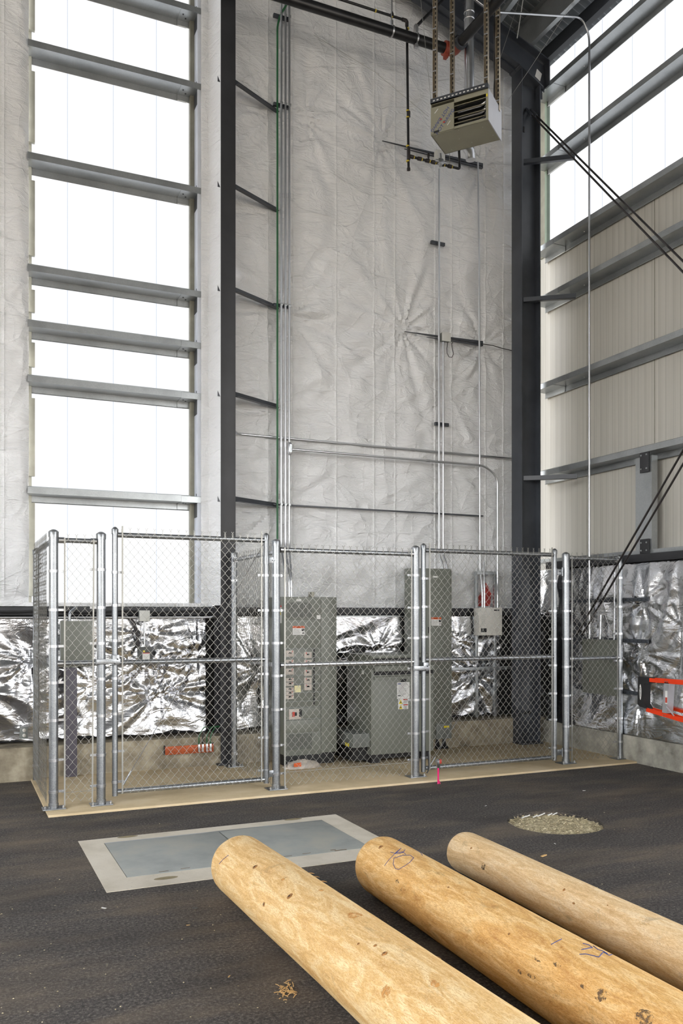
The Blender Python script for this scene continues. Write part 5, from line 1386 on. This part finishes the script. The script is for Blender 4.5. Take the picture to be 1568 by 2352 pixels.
for a, b_ in ((ix0, xs_ - .004), (xs_ + .004, ix1)):
    mb = MB(); mb.box((a, iy0, -.006), (b_, iy1, .006), .001); q = mb.build('leaf', 'plate', t)
    mb = MB(); xm = (a + b_) / 2 + .18
    mb.box((xm - .05, iy0 + .03, .006), (xm - .01, iy0 + .038, .0075)); mb.box((xm - .03, iy0 + .004, .006), (xm + .06, iy0 + .014, .0075)); mb.box((a + .2, iy0 + .02, .006), (a + .26, iy0 + .026, .007)); mb.box((a + .34, iy0 + .03, .006), (a + .40, iy0 + .036, .007)); mb.build('lift_slot', 'mud', q)
for px, py in ((293, 1922), (381, 2017), (673, 1882)):
    c = at(px, py, z=.004); mb = MB(); mb.add([c + Vector((.075 * cos(a * pi / 10), .028 * sin(a * pi / 10), .001)) for a in range(20)], [tuple(range(20))]); mb.build('rust_stain', 'oval_stain', t)


# ------------------------------------------------------------------ logs
def log(x, y, yaw, r, taper, mat, label, seed, knots, L=6.2):
    d = Vector((cos(yaw), sin(yaw), 0)); sd = Vector((-d.y, d.x, 0)); up = Vector((0, 0, 1))
    t = thing('peeled_log', label, 'log', (x, y, 0), 'peeled logs in the foreground')
    nl, na = 130, 64; mb = MB(); uv = []

    def rad(s_, a):
        e = max(0, 1 - s_ / .05); rr = (r + taper * s_) * (1 - .07 * e * e)
        return rr * (1 + .018 * noise.noise(Vector((cos(a) * 1.3, sin(a) * 1.3, s_ * 1.1 + seed))) + .006 * noise.noise(Vector((cos(a) * 5, sin(a) * 5, s_ * 4 + seed))))
    zc = r + .006

    def pt(s_, a, k=0): rr = rad(s_, a) + k; return Vector((x, y, zc + taper * s_)) + d * s_ + sd * (rr * cos(a)) + up * (rr * sin(a))
    ss = [0, .006, .018, .035, .055] + [.055 + (L - .055) * k / (nl - 5) for k in range(1, nl - 4)]
    mb.grid(len(ss), na + 1, lambda i, j: pt(ss[i], 2 * pi * j / na))
    base = len(mb.v); c0 = Vector((x, y, zc)) + d * .0; ring = [pt(0, 2 * pi * j / na) for j in range(na)]
    mb.add([c0 - d * .002] + ring, [(0, 1 + (j + 1) % na, 1 + j) for j in range(na)])
    c1 = Vector((x, y, zc)) + d * L; ring = [pt(L, 2 * pi * j / na) for j in range(na)]; mb.add([c1] + ring, [(0, 1 + j, 1 + (j + 1) % na) for j in range(na)])
    o = mb.build('trunk', mat, t, fix=False)
    me = o.data; ul = me.uv_layers.new(name='UVMap')
    loc = t.location
    n_side = (len(ss) - 1) * na
    for p in me.polygons:
        idx = p.index
        for li in p.loop_indices:
            vi = me.loops[li].vertex_index
            if vi < len(ss) * (na + 1):
                i, j = divmod(vi, na + 1); ul.data[li].uv = (j / na * 2 * pi * r * 1.0, ss[i])
            else: ul.data[li].uv = (me.vertices[vi].co.x, me.vertices[vi].co.z)
    bm = bmesh.new(); bm.from_mesh(me); bmesh.ops.recalc_face_normals(bm, faces=bm.faces); bm.to_mesh(me); bm.free()

    def hit(px, py):
        """log surface point (s, angle) seen at a pixel"""
        v = FW + RT * ((px - CX) / F) + up * ((HOR - py) / F)
        w = CAM - Vector((x, y, zc)); vp = v - d * v.dot(d); wp_ = w - d * w.dot(d); R_ = r + .01 * taper
        a_, b_, c_ = vp.dot(vp), 2 * vp.dot(wp_), wp_.dot(wp_) - R_ * R_; D = b_ * b_ - 4 * a_ * c_
        if D < 0: D = 0
        k = (-b_ - sqrt(D)) / (2 * a_); P = CAM + v * k; q = P - Vector((x, y, zc))
        return q.dot(d), atan2(q.z, q.dot(sd))
    for (px, py, w, h, mt, nm) in knots:
        s0, a0 = hit(px, py); mb = MB(); n = 14; vs = [pt(s0, a0, .0035)]
        for ring_, f in ((0, .6), (1, 1.0)):
            for k in range(n):
                an_ = 2 * pi * k / n; jj = 1 + .25 * noise.noise(Vector((cos(an_) * 2 + px, sin(an_) * 2, seed)))
                vs.append(pt(s0 + h * f * jj * sin(an_), a0 + w * f * jj * cos(an_) / r, .0028 if ring_ == 0 else .0004))
        fs = [(0, 1 + k, 1 + (k + 1) % n) for k in range(n)] + [(1 + k, 1 + n + k, 1 + n + (k + 1) % n, 1 + (k + 1) % n) for k in range(n)]
        mb.add(vs, fs, True); q_ = mb.build(nm, mt, t)
        if mt == 'knot' and w > .009:
            mb = MB(); cc = [pt(s0, a0, .0042)]
            for k in range(10):
                an_ = 2 * pi * k / 10; jj = .42 * (1 + .5 * noise.noise(Vector((cos(an_) * 2 + py, sin(an_) * 2, seed)))); cc.append(pt(s0 + h * jj * sin(an_), a0 + w * jj * cos(an_) / r, .0040))
            mb.add(cc, [(0, 1 + k, 1 + (k + 1) % 10) for k in range(10)], True); mb.build('knot_core', 'knot_core', q_)
    return t, hit, pt


k1 = [(586, 1993, .014, .016, 'knot', 'knot'), (667, 2064, .016, .016, 'knot', 'knot'), (737, 2052, .013, .013, 'scar', 'knot'), (652, 2023, .016, .012, 'scar', 'scar'), (886, 2204, .012, .012, 'knot', 'knot'),
      (891, 2288, .022, .026, 'scar', 'knot'), (864, 2185, .007, .007, 'knot', 'knot'), (826, 2179, .006, .006, 'knot', 'knot'), (1006, 2211, .010, .012, 'knot', 'knot'), (1000, 2277, .012, .03, 'scar', 'scar'), (815, 2112, .03, .035, 'scar', 'scar'), (608, 2080, .01, .012, 'knot', 'knot')]
t1, h1, q1 = log(1.51, 4.795, -1.5508, .171, .006, 'wood1', 'nearest pale peeled log with knots and orange scars, leftmost of three', 3, k1)
k2 = [(874, 1946, .014, .014, 'knot', 'knot'), (912, 2025, .010, .022, 'smear', 'smear'), (922, 2043, .010, .010, 'smear', 'smear'), (1030, 2040, .005, .006, 'knot', 'knot'), (1195, 2234, .008, .016, 'smear', 'smear'), (1220, 2242, .010, .03, 'smear', 'smear'), (1232, 2206, .005, .03, 'smear', 'smear'),
      (1280, 2220, .008, .022, 'smear', 'smear'), (1342, 2270, .008, .02, 'smear', 'smear'), (1380, 2290, .022, .03, 'smear', 'smear'), (1480, 2340, .025, .04, 'smear', 'smear'), (1170, 2148, .006, .006, 'knot', 'knot'), (1290, 2180, .004, .008, 'scar', 'scar')]
t2, h2, q2 = log(2.263, 4.465, -1.5993, .1668, .002, 'wood2', 'middle golden peeled log with blue handwritten marks', 8, k2)
k3 = [(1295, 2044, .008, .008, 'knot', 'knot'), (1317, 2075, .005, .011, 'knot', 'knot'), (1082, 1948, .007, .009, 'knot', 'knot'), (1170, 1965, .004, .005, 'scar', 'knot'), (1395, 2080, .004, .004, 'knot', 'knot'), (1110, 1990, .02, .02, 'smear', 'smear')]
t3, h3, q3 = log(2.93, 4.618, -1.5977, .1272, .0005, 'wood3', 'farthest and thinnest pale peeled log, rightmost of three', 14, k3)


def scrib(t, hit, pt, strokes, mat='blue_ink'):
    for st in strokes:
        P = []
        for i in range(len(st) - 1):
            (xa_, ya_), (xb_, yb_) = st[i], st[i + 1]
            for k in range(5): P.append((xa_ + (xb_ - xa_) * k / 5, ya_ + (yb_ - ya_) * k / 5))
        P.append(st[-1]); mb = MB()
        mb.tube([pt(*hit(px, py), .0008) for px, py in P], .0015, 5); mb.build('handwriting', mat, t)


scrib(t2, h2, q2, [[(883, 1989), (893, 1976), (905, 1964), (918, 1953)], [(897, 1958), (910, 1962), (925, 1960), (930, 1953)], [(921, 1950), (908, 1960), (925, 1958), (932, 1964)],
                   [(905, 1972), (903, 1985), (908, 1996), (916, 1998), (930, 1990), (942, 1982), (950, 1972), (942, 1966), (925, 1966), (912, 1970), (905, 1972)], [(955, 1950), (964, 1957), (970, 1966)],
                   [(1266, 2174), (1276, 2168), (1290, 2161)], [(1338, 2172), (1352, 2176), (1360, 2182), (1335, 2186)], [(1331, 2197), (1345, 2196), (1362, 2200), (1375, 2204), (1385, 2192), (1398, 2200), (1404, 2198)], [(1362, 2178), (1372, 2186), (1384, 2190), (1394, 2196)]])
scrib(t1, h1, q1, [[(503, 1985), (512, 1975), (525, 1965)]])
# end faces flecks: splinters on log 1
mb = MB()
for (px, py) in ((708, 2010), (722, 2014), (742, 2020)):
    s0, a0 = h1(px, py); a_ = q1(s0, a0, .0); mb.tube([a_, a_ + Vector((.006, -.02, .004)), a_ + Vector((.014, -.035, .004))], [.0025, .002, .001], 4)
for k in range(16):
    s0 = R.uniform(.3, 3); a_ = q3(s0, pi * .62 + R.uniform(-.1, .1), 0)
mb.build('splinter', 'wood_end', t1)

# debris
def chip(px, py, s_, mat, lb, nm='wood_chip'):
    c = at(px, py, z=0); mb = MB(); a = R.uniform(0, pi)
    u = Vector((cos(a), sin(a), 0)) * s_; w = Vector((-sin(a), cos(a), 0)) * s_ * .35
    mb.hexa([c - u - w, c + u - w * .6, c + u * .8 + w, c - u * .9 + w * .7] + [c - u - w + Vector((0, 0, s_ * .15)), c + u - w * .6 + Vector((0, 0, s_ * .25)), c + u * .8 + w + Vector((0, 0, s_ * .2)), c - u * .9 + w * .7 + Vector((0, 0, s_ * .12))])
    tag(mb.build(nm, mat), lb, 'debris', 'debris scattered on the asphalt')


chip(238, 2086, .016, 'white_lbl', 'small white chip on the asphalt below the hatch corner')
chip(448, 2086, .016, 'dark_cab', 'small dark flat scrap on the asphalt left of the first log')
chip(526, 2243, .010, 'wood_end', 'tiny tan wood chip on the asphalt left of the first log')
chip(432, 2125, .010, 'wood_end', 'tiny orange wood chip on the asphalt, further left')
chip(1115, 1851, .012, 'white_lbl', 'small white pebble on the asphalt left of the gravel hole')
chip(1274, 1938, .010, 'white_lbl', 'small white pebble on the asphalt in front of the gravel hole')
chip(1248, 1966, .028, 'wood_end', 'thin tan splinter on the asphalt right of the third log')
chip(1341, 1816, .014, 'white_lbl', 'small white pebble on the asphalt behind the gravel hole')
chip(1503, 1762, .012, 'white_lbl', 'small white pebble beside the right kerb')
t = MB()
for k in range(46):
    c = at(655 + R.gauss(0, 11), 2277 + R.gauss(0, 9), z=0) + Vector((0, 0, .002)); a = R.uniform(0, pi); s_ = R.uniform(.004, .016); u = Vector((cos(a), sin(a), R.uniform(0, .5))) * s_
    t.tube([c - u + Vector((0, 0, .004)), c + Vector((0, 0, .006)), c + u + Vector((0, 0, .004))], .0018, 4)
tag(t.build('wood_shavings', 'wood_end', fix=False), 'small pile of pale wood shavings beside the first log', 'shavings', kind='stuff')
t = MB()
for k in range(260):
    px, py = R.uniform(0, 1568), R.uniform(1800, 2352)
    c = at(px, py, z=0)
    if (.8 < c.x < 2.9 and 5.1 < c.y < 6.4) or (c - hc).length < .42 or c.x > 6.75 or (.7 < c.x < 6.85 and c.y > 7.2): continue
    s_ = R.uniform(.002, .005); t.add([c + Vector((s_ * R.uniform(.6, 1.4), 0, .001)), c + Vector((0, s_, .001)), c + Vector((-s_, 0, .001)), c + Vector((0, -s_, .001)), c + Vector((0, 0, s_))], [(0, 1, 4), (1, 2, 4), (2, 3, 4), (3, 0, 4)])
tag(t.build('grit', 'gravel', fix=False), 'pale grit scattered over the asphalt', 'grit', kind='stuff')
# cuttings on gravel edge
mb = MB()
for k in range(7):
    c = hc + Vector((-.12 + k * .05, .27 + .02 * sin(k * 2), -.012)); mb.tube([c, c + Vector((.05, .012, .008))], .005, 5)
tag(mb.build('white_scraps', 'white_lbl'), 'white plastic scraps lying at the back edge of the gravel hole', 'debris')

# pink marker stake
sp_ = at(1006, 1800, z=0)
t = thing('marker_stake', 'short marker stake wrapped in bright pink tape in the asphalt before the right gate', 'stake', sp_)
mb = MB(); mb.tube([sp_, sp_ + Vector((0, 0, .13)), sp_ + Vector((.0, 0, .17))], [.008, .009, .007], 8); mb.build('taped_shaft', 'pink', t)
mb = MB(); mb.lathe(sp_ + Vector((0, 0, .15)), [(.009, 0), (.020, .02), (.026, .05), (.025, .075), (.012, .085)], 12); mb.build('wrapped_head', 'emt', t)
mb = MB(); mb.box(sp_ + Vector((.0, -.028, .195)), sp_ + Vector((.022, -.015, .236)), .003); mb.build('red_tag', 'red', t)
mb = MB(); mb.tube([sp_ + Vector((-.006, -.01, .02)), sp_ + Vector((-.012, -.014, .0))], .005, 5); mb.tube([sp_ + Vector((.006, -.01, .03)), sp_ + Vector((.012, -.014, .0))], .005, 5); mb.build('tape_tail', 'pink', t)

# ------------------------------------------------------------------ ladder (lying on its side along the right wall)
YD = 6.35
la = at(1477, 1559, x=6.05); 


def LP(px, py): return at(px, py, x=LX0)


LX0 = 6.02
t0, t1_ = at(1487, 1557, x=LX0), at(1568, 1563.5, x=LX0)
b0_, b1_ = at(1483, 1625, x=LX0), at(1568, 1650, x=LX0)
dt = (t1_ - t0).normalized(); db = (b1_ - b0_).normalized()
ld = thing('stepladder', 'bright orange fibreglass stepladder lying on its side, cut by the right picture edge', 'ladder', t0)
LL = 1.6
for nm, (p, d) in (('side_rail', (t0, dt)), ('side_rail', (b0_, db))):
    mb = MB(); s_ = Vector((0, 0, -.04))
    mb.prism([(0, 0), (.004, 0), (.004, -.034), (.07, -.034), (.07, 0), (.074, 0), (.074, -.038), (0, -.038)], p, p + d * LL, (1, 0, 0), (0, 0, 1)); mb.build(nm, 'ladder', ld)
# rear rails
for (p, d) in ((t0 + Vector((.16, -.12, -.01)), dt), (b0_ + Vector((.16, -.12, .02)), db)):
    mb = MB(); mb.obox(p, d * (LL - .1), (.05, 0, 0), (0, 0, -.03)); mb.build('rear_rail', 'ladder', ld)
# foot boot with logo
mb = MB(); fy = t0.y
mb.prism([(fy + .13, at(1470, 1618, x=LX0).z), (fy + .125, t0.z - .01), (fy + .12, t0.z + .005), (fy - .02, t0.z + .003), (fy - .02, t0.z - .05), (fy + .045, t0.z - .06), (fy + .05, b0_.z + .03), (fy - .0, b0_.z - .012), (fy + .1, b0_.z + .0)], (LX0 - .003, 0, 0), (LX0 + .08, 0, 0), (0, 1, 0), (0, 0, 1)); bt = mb.build('foot', 'black', ld)
zc = (t0.z + b0_.z) / 2; mb = MB(); mb.add([(LX0 - .004, fy + .092 + .014 * cos(a * pi / 12), zc + .075 * sin(a * pi / 12)) for a in range(24)], [tuple(range(24))]); mb.build('logo_oval', 'white_lbl', bt)
text_part('lettering', 'WERNER', .024, (LX0 - .006, fy + .092, zc), (pi / 2, -pi / 2, -pi / 2), 'black', bt)
for k, f in enumerate((.235, .56, .88, 1.2, 1.5)):
    pa = t0 + dt * f; pb = b0_ + db * f
    mb = MB(); mb.hexa([pa + Vector((.0, .03, -.03)), pa + Vector((.075, .03, -.03)), pa + Vector((.075, -.03, -.03)), pa + Vector((0, -.03, -.03)), pb + Vector((0, .03, .0)), pb + Vector((.075, .03, .0)), pb + Vector((.075, -.03, .0)), pb + Vector((0, -.03, .0))]); stp = mb.build('step', 'alu', ld)
    mb = MB(); mb.tube([pb + Vector((-.004, -.03, .06)), pb + Vector((-.004, -.12, -.015))], .006, 6); mb.build('knee_brace', 'alu', stp)
    if k == 0:
        mb = MB(); zm = (pa.z + pb.z) / 2; mb.box((LX0 - .003, pa.y - .014, zm - .07), (LX0 - .001, pa.y + .012, zm + .05)); q = mb.build('label', 'white_lbl', stp)
        mb = MB(); mb.box((LX0 - .004, pa.y - .012, zm - .06), (LX0 - .003, pa.y + .01, zm - .01)); mb.build('red_mark', 'red', q)
    pa2 = pa + Vector((.17, -.16, -.02)); pb2 = pb + Vector((.17, -.16, .02))
    mb = MB(); mb.hexa([pa2, pa2 + Vector((.04, 0, 0)), pa2 + Vector((.04, -.05, 0)), pa2 + Vector((0, -.05, 0)), pb2, pb2 + Vector((.04, 0, 0)), pb2 + Vector((.04, -.05, 0)), pb2 + Vector((0, -.05, 0))]); mb.build('rear_brace', 'alu', ld)
    for pt_ in (pb, pa):
        mb = MB(); mb.cyl(pt_ + Vector((-.006, .012, -.02)), pt_ + Vector((.0, .012, -.02)), .005, 8); mb.cyl(pt_ + Vector((-.006, -.012, -.02)), pt_ + Vector((.0, -.012, -.02)), .005, 8); mb.build('rivet', 'emt', ld)

# ------------------------------------------------------------------ world, view
w = bpy.data.worlds.new('sky'); sc.world = w; w.use_nodes = True; nt = w.node_tree; nt.nodes.clear()
o_ = nt.nodes.new('ShaderNodeOutputWorld'); bg_ = nt.nodes.new('ShaderNodeBackground'); nt.links.new(bg_.outputs[0], o_.inputs[0])
tc = nt.nodes.new('ShaderNodeTexCoord'); sx = nt.nodes.new('ShaderNodeSeparateXYZ'); nt.links.new(tc.outputs['Generated'], sx.inputs[0])
cr = ramp(nt, sx.outputs['Z'], [(.0, (.20, .18, .15)), (.49, (.42, .38, .33)), (.52, (.99, .985, .97)), (1, (.76, .83, .97))])
mr = nt.nodes.new('ShaderNodeMapRange'); mr.inputs[1].default_value = -1; mr.inputs[2].default_value = 1
nt.links.new(sx.outputs['Z'], mr.inputs[0]); nt.links.new(mr.outputs[0], [l for l in nt.nodes if l.type == 'VALTORGB'][0].inputs[0])
nt.links.new(cr, bg_.inputs['Color']); bg_.inputs['Strength'].default_value = 9.5
gb1.inputs['Emission Strength'].default_value = .88; gb2.inputs['Emission Strength'].default_value = .88

sc.view_settings.view_transform = 'Standard'; sc.view_settings.look = 'None'; sc.view_settings.gamma = 1
sc.view_settings.exposure = 0.24
sc.cycles.use_denoising = True; sc.cycles.max_bounces = 6; sc.cycles.diffuse_bounces = 4; sc.cycles.glossy_bounces = 3; sc.cycles.use_adaptive_sampling = True; sc.cycles.adaptive_threshold = .045
sc.cycles.sample_clamp_indirect = 6; sc.cycles.caustics_reflective = False; sc.cycles.caustics_refractive = False
